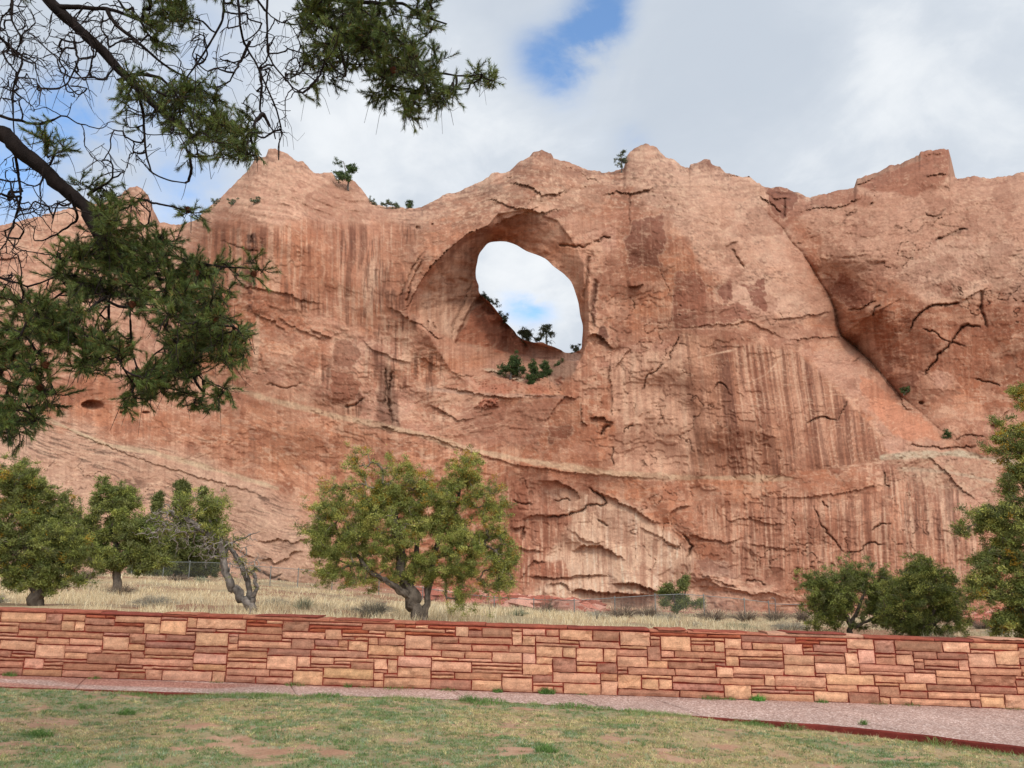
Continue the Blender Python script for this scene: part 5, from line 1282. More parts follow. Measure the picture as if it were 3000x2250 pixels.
for i, (u, v, r, lab) in enumerate([(1952, 848, 7, 'small green tuft in the diagonal joint of the right hand cliff'), (2046, 940, 5, 'tiny dark tuft near the lower end of the diagonal joint'), (505, 437, 9, 'grey green tuft on the slope of the pointed peak, larger of the two'), (468, 436, 7, 'grey green tuft on the slope of the pointed peak, smaller of the two'), (548, 436, 8, 'grey green tuft on the slope of the pointed peak, farthest to the right')]):
    cliff_tree('bush', lab, 'bush', u, v + 3, [(u, v, r, r * .45)], 36, .3, PG if i < 2 else PD, 60 + i, group=G5, trunk=False, dz=.3)
# ================================================================= grass, scrub, fence
def blades(x, y, z, hgt, wid, lean, col, rng, segs=1):
    """bent blades: 2 faces each"""
    n = len(x); th = rng.uniform(0, 2 * math.pi, n); ld = rng.uniform(0, 2 * math.pi, n)
    b = np.stack([x, y, z], -1); sx = np.stack([np.cos(th), np.sin(th), 0 * th], -1) * wid[:, None] * .5
    L = np.stack([np.cos(ld), np.sin(ld), 0 * ld], -1) * (lean * hgt)[:, None]; up = np.zeros((n, 3)); up[:, 2] = hgt
    m = b + L * .35 + up * .6; t = b + L + up * np.sqrt(np.clip(1 - lean ** 2 * .5, .1, 1))[:, None]
    v = np.stack([b - sx, b + sx, m + sx * .8, m - sx * .8, t], 1).reshape(-1, 3)
    i = (np.arange(n) * 5)[:, None]
    return v, np.concatenate([i + np.array([0, 1, 2, 3])]), np.concatenate([i + np.array([3, 2, 4])]), np.repeat(col, 5, 0)
def grass_obj(name, x, y, z, h, w, lean, col, rng, label, cat, kind='stuff', parent=None, origin=None):
    v, q, t, c = blades(x, y, z, h, w, lean, col, rng)
    o = mesh_obj(name, v, [q, t], M['blade'], col=c, parent=parent, origin=origin)
    if label: meta(o, label, cat, kind=kind)
    return o
rng = np.random.default_rng(77)
# lawn, drawn in (s, distance from the path edge)
N = 105000                                  # little tufts and rosettes, each with its own colour
s = rng.uniform(-2.2, WL + 2.2, N); d = rng.uniform(0.0, 3.9, N)
o_ = edge_off(s) - d; x = A0[0] + s * WDIR[0] + o_ * WN[0]; y = A0[1] + s * WDIR[1] + o_ * WN[1]
bk = bare(x, y); gk = greenness(x, y); tuft = fbm(x / .22, y / .13, 3, 401)
dens = np.clip((1 - .96 * bk) * (.22 + .85 * sst(-.45, .2, tuft)), 0, 1)
k = (rng.random(N) < dens) & (y > 5.0); x, y, gk = x[k], y[k], gk[k]; N = len(x)
rich = sst(-.15, .5, gk + .8 * fbm(x / .30, y / .16, 3, 403)); isg = rng.random(N) < .30 + .64 * rich
pg = np.array([C_(134, 152, 98), C_(156, 172, 138), C_(114, 140, 78), C_(146, 158, 110), C_(96, 122, 70)])[rng.integers(0, 5, N)]
pd = np.array([C_(222, 206, 156), C_(198, 184, 128), C_(172, 148, 112), C_(212, 190, 142), C_(186, 176, 116)])[rng.integers(0, 5, N)]
tcol = np.where(isg[:, None], pg, pd) * rng.uniform(.72, 1.18, (N, 1)); tr = rng.uniform(.012, .042, N) * rng.uniform(.6, 1.2, N); thh = rng.uniform(.014, .034, N) * (1 + .9 * (rng.random(N) < .06))
nb = (5 + tr * 260).astype(int); ti = np.repeat(np.arange(N), nb); n = len(ti)
aa = rng.uniform(0, 6.283, n); q = rng.random(n) ** .6 * tr[ti]; bx = x[ti] + q * np.cos(aa) * 1.5; by = y[ti] + q * np.sin(aa)
bh = thh[ti] * rng.uniform(.5, 1.2, n) * (1.15 - .6 * q / tr[ti]); bc_ = tcol[ti] * rng.uniform(.8, 1.15, (n, 1))
ok = off_of(bx, by) < edge_off(s_of(bx, by)) - .01; bx, by, bh, bc_ = bx[ok], by[ok], bh[ok], bc_[ok]
# fringe along the slab
NE = 26000; s = rng.uniform(-2.2, WL + 2.2, NE); d = rng.random(NE) ** 2 * .22 + .005; ke = rng.random(NE) < sst(-.15, .35, fbm(s / .55, s * 0, 3, 402)); s, d = s[ke], d[ke]
o_ = edge_off(s) - d; ex = A0[0] + s * WDIR[0] + o_ * WN[0]; ey = A0[1] + s * WDIR[1] + o_ * WN[1]; ne = len(ex)
bx = np.concatenate([bx, ex]); by = np.concatenate([by, ey]); bh = np.concatenate([bh, rng.uniform(.015, .055, ne)]); bc_ = np.vstack([bc_, np.array([C_(120, 146, 80), C_(140, 158, 100), C_(180, 170, 120)])[rng.integers(0, 3, ne)] * rng.uniform(.75, 1.15, (ne, 1))])
n = len(bx); print('lawn blades', n)
th_ = rng.uniform(0, 6.283, n); ld = rng.uniform(0, 6.283, n); le = rng.uniform(.2, 1.4, n) * bh; ww = rng.uniform(.002, .0042, n)
B0 = np.stack([bx, by, lawn_z(bx, by) - .004], -1); sx = np.stack([np.cos(th_) * ww, np.sin(th_) * ww, 0 * ww], -1); tp_ = B0 + np.stack([le * np.cos(ld), le * np.sin(ld), bh], -1)
o = mesh_obj('grass', np.stack([B0 - sx, B0 + sx, tp_], 1), np.arange(3 * n).reshape(-1, 3), M['blade'], col=np.repeat(bc_, 3, 0)); meta(o, 'short patchy green and straw coloured grass of the lawn', 'grass', kind='stuff')
# beyond the view the lawn carries on, sparser
N = 90000
s = rng.uniform(-14, WL + 14, N); d = rng.uniform(0, 14, N); k = ~((s > -2.2) & (s < WL + 2.2) & (d < 3.9)); s, d = s[k], d[k]
o_ = edge_off(s) - d; x = A0[0] + s * WDIR[0] + o_ * WN[0]; y = A0[1] + s * WDIR[1] + o_ * WN[1]; n = len(x)
k = (rng.random(n) < .25 + .75 * (1 - bare(x, y))) & (np.hypot(x, y) > .6); x, y = x[k], y[k]; n = len(x)
c = np.where((rng.random(n) < .5)[:, None], C_(126, 146, 92), C_(190, 174, 124)) * rng.uniform(.75, 1.2, (n, 1)) * .9
grass_obj('grass', x, y, lawn_z(x, y) - .004, rng.uniform(.02, .05, n), rng.uniform(.006, .012, n), rng.uniform(.3, 1.4, n), c, rng, 'thin lawn grass to both sides of the viewer', 'grass')
# green weeds on the kerb and at the foot of the wall
def weed(u, v, Y, n, hh, sp, pal, label, zf, seed, broad=False):
    r_ = np.random.default_rng(seed); p = P(u, v, Y); z0 = zf(p[0], p[1])
    a = r_.uniform(0, 2 * math.pi, n); rr = r_.random(n) ** .6 * sp; x = p[0] + rr * np.cos(a); y = p[1] + rr * np.sin(a) * .7
    h = hh * r_.uniform(.4, 1.1, n) * (1 - .5 * rr / sp); w = (.009 if broad else .0045) * r_.uniform(.7, 1.4, n)
    c = np.asarray(pal)[r_.integers(0, len(pal), n)] * r_.uniform(.75, 1.2, (n, 1))
    o = grass_obj('weed', x, y, np.full(n, z0) - .005, h, w, r_.uniform(.4, 1.7, n), c * .9, r_, None, None, origin=(float(p[0]), float(p[1]), float(z0)))
    meta(o, label, 'weed', 'weeds growing along the path and wall'); return o
GW = [C_(104, 138, 66), C_(122, 150, 80), C_(92, 124, 62)]; DW = [C_(150, 140, 90), C_(120, 124, 78), C_(168, 150, 104)]
pz = lambda x, y: float(base_z(s_of(x, y))) ; lz = lambda x, y: float(lawn_z(np.array([x]), np.array([y]))[0])
wl_y = lambda u: float(wall_pt(WL * u / 2212, -.06)[1])
for i, (u, n, hh, sp, pal, lab, br) in enumerate([
    (22, 120, .11, .10, GW, 'bluish green weed against the foot of the wall at the far left', 0), (205, 60, .06, .10, GW, 'low green weed at the wall foot under the spired junipers', 0), (468, 90, .07, .10, DW, 'dry weed at the wall foot below the twisted tree', 0), (640, 130, .10, .15, DW + GW, 'spreading weed tuft at the wall foot left of the broad juniper', 0),
    (752, 50, .10, .05, GW, 'thin upright grass tuft at the wall foot left of the juniper trunk', 0), (785, 70, .05, .10, DW, 'flat dry weed at the wall foot between two green tufts', 0), (860, 160, .07, .22, GW + DW, 'long low weed patch at the wall foot below the broad juniper', 0), (965, 130, .07, .16, DW + GW, 'low brownish weed patch at the wall foot just right of the broad juniper', 0),
    (1075, 110, .08, .07, GW, 'small bright green star shaped weed on the path by the wall', 1), (1182, 190, .13, .10, GW, 'leafy green weed growing up the foot of the wall near its middle', 1), (1258, 60, .05, .08, GW, 'tiny green weed at the wall foot right of the leafy one', 0),
    (1535, 170, .10, .15, DW + GW, 'brownish green weed at the wall foot, next left of the brightest green one', 0), (1575, 90, .07, .09, GW, 'small weed touching the brightest green plant on its left', 0), (1637, 200, .12, .09, [C_(100, 160, 70), C_(124, 176, 84)], 'brightest green broad leaved plant at the wall foot', 1), (1775, 110, .09, .09, GW, 'green weed at the wall foot above the kinked path joint', 0), (1900, 90, .07, .11, DW, 'dry low weed at the wall foot under the ragged shrub', 0), (1965, 120, .07, .14, GW + DW, 'low weed at the wall foot under the pale stemmed shrub', 0), (2190, 90, .06, .12, DW, 'dry weed at the wall foot close to the right side', 0)]):
    Yw = wl_y(u); p = P(u, 1500, Yw); v = float(w_of(u, Yw, pz(p[0], p[1]))); weed(u, v, Yw, n, hh, sp, pal, lab, pz, 500 + i, bool(br))
for i, (u, dd, n, hh, sp, pal, lab) in enumerate([
    (1045, .08, 420, .10, .30, GW, 'bushy green weed clump at the lawn edge below the juniper trunk'), (1010, .03, 120, .15, .12, GW, 'tall thin stemmed weed standing out of the lawn edge over the path'), (1230, .05, 420, .09, .28, GW, 'dense green weed clump at the lawn edge near the middle'), (1290, .05, 240, .07, .22, GW, 'green weed clump on the kerb right of the dense one'), (1360, .05, 200, .07, .2, GW, 'low green weeds where the red kerb begins to show'),
    (1625, .05, 330, .10, .22, GW, 'green weed clump covering the red kerb, left of its longest bare stretch'), (1705, .05, 240, .13, .14, GW + DW, 'upright weed with seed heads at the red kerb'), (1858, -.25, 90, .09, .05, GW, 'small weed growing in the joint of the path'), (2010, .08, 130, .14, .2, GW + DW, 'grassy tuft at the red kerb near the right side'), (560, .07, 300, .07, .2, GW, 'green weeds at the lawn edge right of the left strip of kerb'), (700, .05, 330, .09, .24, GW, 'darker green weed clump at the lawn edge below the left wall'), (300, .05, 220, .07, .22, GW, 'green weeds at the lawn edge left of the left strip of kerb'),
    (277, 1.0, 220, .10, .10, GW, 'green grass tuft in the open lawn on the left'), (95, 2.2, 300, .12, .14, GW, 'green grass tuft in the lawn toward the lower left'), (180, .8, 200, .07, .16, GW, 'low green tuft in the lawn left of the open lawn tuft'), (1350, .75, 240, .06, .22, [C_(176, 178, 110), C_(150, 160, 90)], 'pale yellow green grass tuft in the lawn right of the middle'), (1180, 2.6, 200, .12, .1, GW, 'dark green tuft in the lawn at the lower middle')]):
    si = float(s_of(*P(u, 1500, 9.3)[:2]))
    for _ in range(3):
        oo = float(edge_off(si)) - dd; p = A0 + si * WDIR + oo * WN; uu_ = 1106 + p[0] / p[1] * F * (CT - (-.4) * ST) ; si += (u - uu_) / F * p[1] / 1.07
    p = A0 + si * WDIR + oo * WN; zf = lz if dd > 0 else pz
    v = float(w_of(0, p[1], zf(p[0], p[1]))); uq = 1106 + p[0] / p[1] * (CT - (829.5 - v) / F * ST) * F
    weed(uq, v, float(p[1]), n, hh, sp, pal, lab, zf, 560 + i)

# dry field grass: density thins with distance, blades in tufts
def field_scatter(N, o0, o1, rng, power=1.0):
    o = o0 + (o1 - o0) * rng.random(N) ** power; y = A0[1] + o; x = (rng.random(N) - .5) * 2 * (y * .74 + 2)
    return x, y
N = 330000
x, y = field_scatter(N, .7, 55, rng, 1.7)
tf = fbm(x / .45, y / .5, 3, 410); big = fbm(x / 3.5, y / 5, 3, 411)
right = sst(4, 12, x / np.maximum(y / 25, .4)); dens = sst(.05, .55, tf + .6 * big) * (1 - .45 * right) * np.where(y > 50, .6, 1)
k = rng.random(N) < dens; x, y, tf, big, right = [a[k] for a in (x, y, tf, big, right)]; n = len(x)
h = rng.uniform(.07, .25, n) * (1 + .3 * big) * (1 - .35 * right); w = np.maximum(.005, y * .00042) * rng.uniform(.6, 1.4, n)
r = rng.random(n)[:, None]
c = np.where(r < .55, C_(226, 206, 166), np.where(r < .72, C_(204, 178, 138), np.where(r < .86, C_(158, 136, 112), C_(236, 224, 190)))) * rng.uniform(.75, 1.15, (n, 1))
c = c * (1 - .35 * right[:, None]) + C_(150, 140, 116) * .35 * right[:, None]
grass_obj('dry_grass', x, y, field_z(x, y) - .01, h, w, rng.uniform(.1, .9, n), c * 1.0, rng, 'tall straw coloured dry grass between the wall and the cliff', 'dry grass')
# grey scrub: individual low bushes
def scrub(u, v, Y, ru, rh, n, pal, seed, label, up=.9):
    r_ = np.random.default_rng(seed); a = (u - 1106) / F * Y / 1.02; z0 = fz(a, Y); R_ = ru / F * Y; Hh = rh / F * Y
    th = r_.uniform(0, 2 * math.pi, n); t = r_.random(n) ** .5; b = np.stack([a + .25 * R_ * t * np.cos(th), Y + .25 * R_ * t * np.sin(th), np.full(n, z0 - .03)], -1)
    el = r_.uniform(.35, 1.0, n); tip = b + np.stack([np.cos(th) * R_ * (1.1 - el) * 1.4, np.sin(th) * R_ * (1.1 - el) * 1.4, Hh * el * r_.uniform(.7, 1.1, n)], -1)
    m = (b + tip) / 2 + r_.normal(0, .08, (n, 3)) * R_ + np.array([0, 0, .12]) * Hh
    pts = np.stack([b, m, tip], 1); rr = np.array([1.0, .7, .35])[None] * np.maximum(.0022, Y * .00016) * r_.uniform(.7, 1.3, (n, 1))
    v_, f_ = tubes(pts, rr, 3); pc = np.asarray(pal)[r_.integers(0, len(pal), n)] * r_.uniform(.75, 1.2, (n, 1))
    o = mesh_obj('scrub_bush', v_, f_, M['bark'], col=np.repeat(pc, 9, 0) * .85, origin=(float(a), float(Y), float(z0)))
    meta(o, label, 'bush', 'grey scrub bushes in the dry grass'); return o
GS = [C_(150, 142, 126), C_(132, 126, 110), C_(166, 158, 140)]; BS = [C_(112, 96, 82), C_(132, 116, 98), C_(96, 84, 74)]; SG = [C_(142, 146, 118), C_(124, 130, 104)]
for i, (u, Y, ru, rh, n, pal, lab) in enumerate([
    (10, 17, 30, 26, 260, GS, 'grey bush at the left edge of the view behind the wall'), (345, 17, 46, 30, 420, GS, 'wide grey bush behind the wall between the leftmost trunk and the twisted tree'), (440, 19, 26, 22, 220, GS, 'small grey bush just left of the twisted trunk'), (275, 26, 34, 26, 260, BS, 'brown bush on the grassy slope below the second juniper'), (200, 42, 24, 26, 200, BS, 'dark brush under the bushy juniper before the fence'), (395, 46, 30, 18, 200, BS, 'brown brush at the foot of the wire fence under the spired junipers'), (440, 45, 20, 18, 160, SG, 'grey green brush at the fence foot near the twisted tree'),
    (600, 18, 36, 22, 320, GS, 'pale grey bush right of the twisted trunk'), (665, 17, 26, 34, 240, SG, 'taller round grey green bush left of the broad juniper'), (710, 20, 20, 22, 180, GS, 'small grey bush in the gap left of the broad juniper'), (812, 16.5, 46, 42, 480, GS, 'large grey bush beside the trunk of the broad juniper, on its left'), (765, 19, 30, 24, 240, GS, 'grey bush one step left of the largest grey bush'),
    (985, 19, 30, 24, 240, GS, 'grey bush right of the juniper trunk'), (1120, 17.5, 24, 18, 220, SG, 'low grey green bush behind the wall right of the broad juniper'), (1180, 26, 28, 44, 190, BS, 'bare dark twiggy bush in front of the fence near the middle'), (1285, 30, 30, 28, 240, GS, 'grey bush just right of the tallest fence post'), (1340, 38, 40, 36, 320, BS, 'dark grey brush beside the fence left of the lone small shrub'), (1395, 36, 34, 34, 280, BS, 'dark brush touching the lone small shrub on its left'), (1430, 26, 30, 26, 240, GS, 'grey bush in front of the lone small shrub'), (1530, 36, 40, 30, 300, BS, 'dark grass like brush right of the lone small shrub'), (1600, 36, 36, 28, 260, BS, 'dark brush between the two fence posts on the right'), (1665, 34, 36, 30, 280, BS, 'dark brush under the bent end post of the fence'), (1720, 32, 26, 34, 240, BS, 'upright dark brush left of the ragged shrub'), (1580, 20, 40, 18, 300, SG, 'low grey green bush behind the wall at the right'), (1690, 20, 44, 18, 320, GS, 'low grey bush behind the wall left of the ragged shrub'), (2095, 24, 34, 26, 240, BS, 'dead brown bush between the pale stemmed shrub and the tall tree'), (2130, 20, 30, 14, 200, GS, 'low grey bush at the foot of the tall right tree'), (1480, 18.5, 40, 16, 260, GS, 'low pale bush behind the wall below the lone small shrub')]):
    scrub(u, 0, Y, ru, rh, n, pal, 700 + i, lab)

# --- chain link fence
fence = None
segsF = [([(-60, 1199), (220, 1207), (320, 1213), (457, 1215), (567, 1224), (662, 1231), (800, 1252), (992, 1282), (1067, 1290), (1147, 1295), (1240, 1297), (1410, 1286), (1475, 1283), (1581, 1292), (1660, 1301)], [52, 51, 50.5, 50, 50, 50, 50, 48, 47, 46, 43, 43, 43, 43, 43])]
tp = []
for (u, v), Y in zip(segsF[0][0], segsF[0][1]): tp.append(P(u, v, Y))
tp = np.array(tp)
fence = empty('chain_link_fence', (float(tp[7][0]), float(tp[7][1]), fz(tp[7][0], tp[7][1]))); meta(fence, 'low galvanised chain link fence running across the field in front of the cliff', 'fence')
steel = C_(128, 130, 124)
rail = resample(tp, 120); v, f = tubes(rail[None], np.full((1, 120), .019), 6)
mesh_obj('top_rail', v, f, M['metal'], col=np.tile(steel * .8, (len(v), 1)), parent=fence, smooth=True)
xs = [-60, 60, 160, 249, 317, 385, 440, 530, 605, 662, 740, 830, 920, 992, 1067, 1147, 1240, 1320, 1398, 1492, 1581, 1660]
for i, u in enumerate(xs):
    a = (u - 1106) / F; k = int(np.argmin(np.abs(rail[:, 0] / rail[:, 1] * .98 - a))); q = rail[k]
    g = fz(q[0], q[1]) - .1
    pts = np.array([[q[0], q[1], min(g, q[2] - .9)], [q[0], q[1], q[2] - .4], [q[0], q[1], q[2] + .05]])
    v, f = tubes(pts[None], np.full((1, 3), .028), 7); A = Acc(); A.add(v, f, steel * .7)
    v, f = tubes(np.array([[q + np.array([0, 0, .03]), q + np.array([0, 0, .07]), q + np.array([0, 0, .09])]]), np.array([[.045, .04, .004]]), 7); A.add(v, f, steel * .7)
    A.build('post', M['metal'], parent=fence, smooth=True)
# wire diamonds
Lr = np.concatenate([[0], np.cumsum(np.linalg.norm(np.diff(rail, axis=0), axis=1))]); tot = Lr[-1]; HF = 1.25
st = np.arange(-HF, tot, .085); W_ = []
for sgn in (1, -1):
    for q0 in st:
        a0, a1 = (q0, q0 + HF) if sgn > 0 else (q0 + HF, q0)
        ss = np.array([a0, a1]); 
        if min(ss) < 0 or max(ss) > tot: continue
        p = np.stack([np.interp(ss, Lr, rail[:, c]) for c in range(3)], -1); p[0, 2] -= HF; p[1, 2] -= .02
        W_.append([p[0], (p[0] + p[1]) / 2, p[1]])
W_ = np.array(W_); W_[:, :, 1] += rng.normal(0, .006, W_.shape[:2]); v, f = tubes(W_, np.full(W_.shape[:2], .0032), 3)
mesh_obj('wire_mesh', v, f, M['metal'], col=np.tile(steel * .62, (len(v), 1)), parent=fence)
# separate bent end section at the right
e0, e1 = P(1662, 1304, 42), P(1745, 1306, 42); A = Acc()
er = empty('fence_rail', (float(e0[0]), 42.0, fz(e0[0], 42))); meta(er, 'loose end rail of the fence with a hooked post, left of the ragged shrub', 'fence rail')
v, f = tubes(np.array([[e0, (e0 + e1) / 2 - np.array([0, 0, .02]), e1]]), np.full((1, 3), .022), 6); mesh_obj('rail', v, f, M['metal'], col=np.tile(C_(110, 96, 90), (len(v), 1)), parent=er)
pu = P(1674, 1294, 42); g = fz(pu[0], 42)
v, f = tubes(np.array([[[pu[0], 42, g - .1], [pu[0], 42, pu[2] - .15], [pu[0], 42, pu[2]], [pu[0] - .12, 42, pu[2] + .06], [pu[0] - .22, 42, pu[2] + .02]]]), np.full((1, 5), .03), 6); mesh_obj('post', v, f, M['metal'], col=np.tile(C_(110, 96, 90), (len(v), 1)), parent=er)

# --- red rubble at the foot of the cliff
def rocks(n, ub, Yb, sb, seed, label):
    r_ = np.random.default_rng(seed); A = Acc()
    for i in range(n):
        u = r_.uniform(*ub); Y = r_.uniform(*Yb); x = (u - 1106) / F * Y / 1.02; z = fz(x, Y); s = r_.uniform(*sb) * r_.random() ** .5
        th = r_.uniform(0, 6.28); nn = 7; rings = []
        for kz, (rr, zz) in enumerate([(.7, -.35), (1, 0), (.9, .35), (.55, .6), (.0, .66)]):
            a = np.arange(nn) / nn * 6.28 + th; q = rr * s * (1 + .3 * r_.normal(size=nn)); rings.append(np.stack([x + q * np.cos(a) * 1.3, Y + q * np.sin(a), z + zz * s * (1 + .15 * r_.normal(size=nn))], -1))
        R_ = np.array(rings); i_ = np.arange(5 * nn).reshape(5, nn); fq = np.stack([i_[:-1], np.roll(i_[:-1], -1, 1), np.roll(i_[1:], -1, 1), i_[1:]], -1).reshape(-1, 4)
        c = [C_(196, 124, 102), C_(176, 104, 84), C_(206, 150, 128)][r_.integers(3)] * r_.uniform(.7, 1.05); A.add(R_, fq, c * .8)
    o = A.build('rubble', M['rock']); meta(o, label, 'rubble', kind='stuff'); return o
rocks(1300, (900, 1280), (50, 84), (.15, .95), 801, 'heap of red broken rock at the foot of the cliff beyond the fence')
rocks(400, (2060, 2400), (30, 74), (.1, .6), 802, 'red broken rock at the cliff foot behind the tall right tree')
# ================================================================= the near pine hanging into the view
rng = np.random.default_rng(9)
YP = 5.0
def L_(k, *pts): return [(p[0] / 1.0, p[1]) for p in cr(k, *pts)]
root_xy = (-5.6, 5.3)
pine = empty('pine_tree', (root_xy[0], root_xy[1], lz(*root_xy))); meta(pine, 'near pine tree whose dark drooping branches hang into the upper left of the view', 'tree')
sk = Skel()
zt = lz(*root_xy)
trunk = np.array([[root_xy[0], root_xy[1], zt - .2], [root_xy[0] + .05, root_xy[1], zt + 1.5], [root_xy[0] - .05, root_xy[1] + .1, zt + 3.4], [root_xy[0] + .1, root_xy[1], zt + 5.5], [root_xy[0], root_xy[1] + .1, zt + 7.5], [root_xy[0] + .1, root_xy[1], zt + 9.5]])
sk.limb_(trunk, .21, .07, 26)
def limb(pts, r0, r1, k=16, dY=0.0, Y=YP, ext=None):
    q = px_line(pts, Y, dY)
    if ext is not None: q = np.vstack([[ext], q])
    return sk.limb_(q, r0, r1, k=k, jit=.012 if r0 > .03 else .004, rng=rng)
T_ = lambda h: np.array([root_xy[0], root_xy[1], zt + h])
limb([(-260, 130), (-120, 215), (0, 288), (45, 322), (90, 360), (125, 392), (165, 425), (190, 462), (212, 505), (225, 545)], .094, .036, 26, dY=-.1, ext=T_(5.0))
limb([(-200, -260), (-60, -150), (60, -45), (110, 8), (155, 48), (205, 95), (250, 142), (292, 185), (330, 222), (375, 262), (420, 300)], .082, .020, 28, dY=.1, ext=T_(6.0))
limb([(-160, -420), (200, -250), (480, -130), (620, -60), (655, -5), (690, 35), (725, 62), (745, 90)], .055, .022, 24, dY=0, ext=T_(7.0))
limb([(640, -30), (700, -5), (760, 5), (870, 7), (897, 24), (937, 44), (965, 52)], .022, .006, 14)
limb([(735, 60), (757, 95), (800, 115), (850, 142), (887, 155), (944, 158), (1000, 168), (1040, 160)], .020, .004, 14)
limb([(120, 15), (170, 16), (230, 18), (300, 40), (330, 85)], .020, .006, 10)
limb([(230, 18), (255, 60), (300, 95), (340, 130), (390, 160), (430, 180)], .016, .005, 12)
limb([(255, 175), (300, 160), (345, 165), (400, 215), (420, 250)], .016, .005, 10)
# long hanging bare-ish leaders
for pts in [[(470, -60), (485, 0), (480, 45), (455, 90), (430, 130), (405, 165), (385, 215)], [(505, -70), (515, 0), (518, 60), (535, 110), (560, 150), (585, 195), (600, 240), (615, 275), (603, 300), (602, 345)], [(565, -80), (576, 0), (577, 60), (580, 120), (600, 155), (632, 190), (655, 200)],
            [(540, 90), (520, 130), (508, 155), (490, 180)], [(560, 150), (566, 200), (560, 245), (590, 275), (595, 300)],
            [(-20, 60), (20, 100), (50, 122), (38, 160), (25, 200), (30, 260), (32, 300)], [(30, -40), (25, 40), (45, 90), (28, 140)], [(0, 250), (40, 262), (90, 268), (140, 250), (160, 262)],
            [(32, 330), (42, 380), (44, 430), (30, 480), (15, 520), (0, 540)], [(150, 420), (170, 470), (120, 510), (75, 520)], [(215, 500), (260, 520), (330, 540), (400, 560), (470, 575), (560, 582)],
            [(222, 520), (180, 560), (150, 620), (100, 660), (60, 690)], [(225, 545), (240, 620), (235, 680), (232, 720), (245, 760), (270, 800), (290, 830)], [(225, 545), (290, 600), (330, 650), (350, 700), (380, 740), (410, 790), (450, 830), (490, 850)],
            [(225, 545), (270, 600), (280, 680), (282, 750), (300, 800), (340, 850)], [(-80, 650), (0, 700), (60, 730), (100, 780), (110, 830)], [(-90, 560), (0, 600), (60, 620), (120, 600)], [(-90, 760), (-20, 790), (30, 840), (60, 880), (70, 900)],
            [(330, 600), (400, 610), (440, 650), (490, 690), (520, 720)], [(300, 430), (340, 440), (380, 450), (420, 460)], [(190, 420), (240, 390), (270, 370)], [(160, 90), (170, 130), (150, 175), (130, 190)], [(300, 190), (310, 260), (315, 330), (330, 380), (400, 395)]]:
    limb([(a, b, rng.normal(0, .12)) for a, b in pts], .011, .0045, 12)
# masses of living foliage: u, v, half width, half height, weight, extra depth
LIVE = [(250, 500, 60, 40, 1.2), (210, 560, 80, 60, 1.3), (300, 560, 80, 60, 1.3), (130, 590, 60, 40), (240, 640, 90, 50), (350, 640, 60, 60), (130, 680, 70, 50), (40, 660, 60, 40), (50, 740, 70, 50), (170, 760, 60, 40), (60, 820, 55, 50), (30, 900, 50, 45), (80, 880, 30, 30),
        (260, 740, 50, 50, .8), (430, 600, 30, 40), (400, 690, 50, 50), (460, 700, 40, 50), (510, 730, 32, 30), (450, 640, 40, 24, .6), (430, 770, 40, 40), (480, 780, 30, 30, .6), (450, 860, 50, 24, .8), (500, 870, 20, 16, .6), (300, 830, 36, 30, .8), (270, 860, 24, 14, .6), (350, 800, 36, 50, .6), (370, 850, 22, 20, .5), (210, 800, 40, 20, .5),
        (560, 575, 26, 22, .5), (510, 575, 30, 12, .35), (220, 420, 46, 30, .7), (290, 380, 50, 20, .35), (395, 450, 36, 16, .4), (420, 470, 20, 20, .3),
        (280, 175, 40, 30, .5), (330, 215, 50, 40, .8), (400, 225, 46, 40, .8), (450, 200, 34, 24, .5), (490, 185, 26, 20, .4), (440, 280, 56, 40, 1), (500, 275, 50, 36, .9), (540, 315, 32, 20, .5), (480, 330, 50, 30, .7), (360, 270, 34, 40, .5), (400, 375, 26, 26, .35), (350, 340, 30, 26, .3), (260, 240, 36, 26, .35), (300, 300, 30, 20, .15),
        (330, 15, 60, 30, .8), (370, 50, 50, 36, .9), (350, 80, 30, 20, .3), (400, 10, 30, 24, .5), (120, 285, 46, 26, .6), (150, 260, 20, 18, .3), (85, 245, 24, 20, .3), (130, 310, 30, 16, .3),
        (680, 30, 40, 40, .9), (730, 50, 56, 46, 1.1), (800, 50, 60, 44, 1.1), (760, 110, 60, 44, 1.1), (840, 110, 60, 44, 1.3), (900, 130, 50, 36, 1), (870, 170, 60, 34, 1), (930, 60, 46, 26, .8), (1000, 68, 34, 18, .7), (960, 20, 30, 18, .5), (920, 10, 40, 16, .5), (970, 165, 44, 18, .6), (1040, 163, 26, 16, .5), (950, 205, 40, 20, .6), (860, 230, 24, 26, .5), (900, 220, 40, 20, .5), (830, 200, 30, 20, .4), (690, 100, 36, 40, .6), (660, 160, 30, 40, .45), (700, 180, 30, 20, .3), (655, 215, 20, 16, .3), (960, 100, 40, 20, .5),
        (-80, 700, 70, 120, 1.2), (-60, 450, 60, 60, .5), (60, -40, 120, 30, .5), (400, -50, 200, 40, 1), (800, -60, 160, 40, 1.2)]
def pine_tips(els, n, r_, dj, per=1):
    n = n // per
    w = np.array([e[2] * e[3] * (e[4] if len(e) > 4 else 1) for e in els], float); w /= w.sum(); idx = r_.choice(len(els), n, p=w)
    out = []
    for k in idx:
        e = els[k]; a = r_.uniform(0, 6.28); q = r_.random() ** .5
        c = P(e[0] + e[2] * q * math.cos(a), e[1] + e[3] * q * math.sin(a), YP + r_.normal(0, dj))
        if per == 1: out.append(c); continue
        d = nrm(np.array([r_.normal(.35, .7), r_.normal(0, .5), r_.normal(-.35, .45)])); L = r_.uniform(.10, .26)
        for m in range(per):                      # a drooping spray of shoots
            t = (m + r_.random()) / per - .5
            out.append(c + d * L * t + r_.normal(0, .028, 3) + np.array([0, 0, -.10 * L * t * t]))
    return np.array(out)
tips = pine_tips(LIVE, 2500, rng, .22, 6)
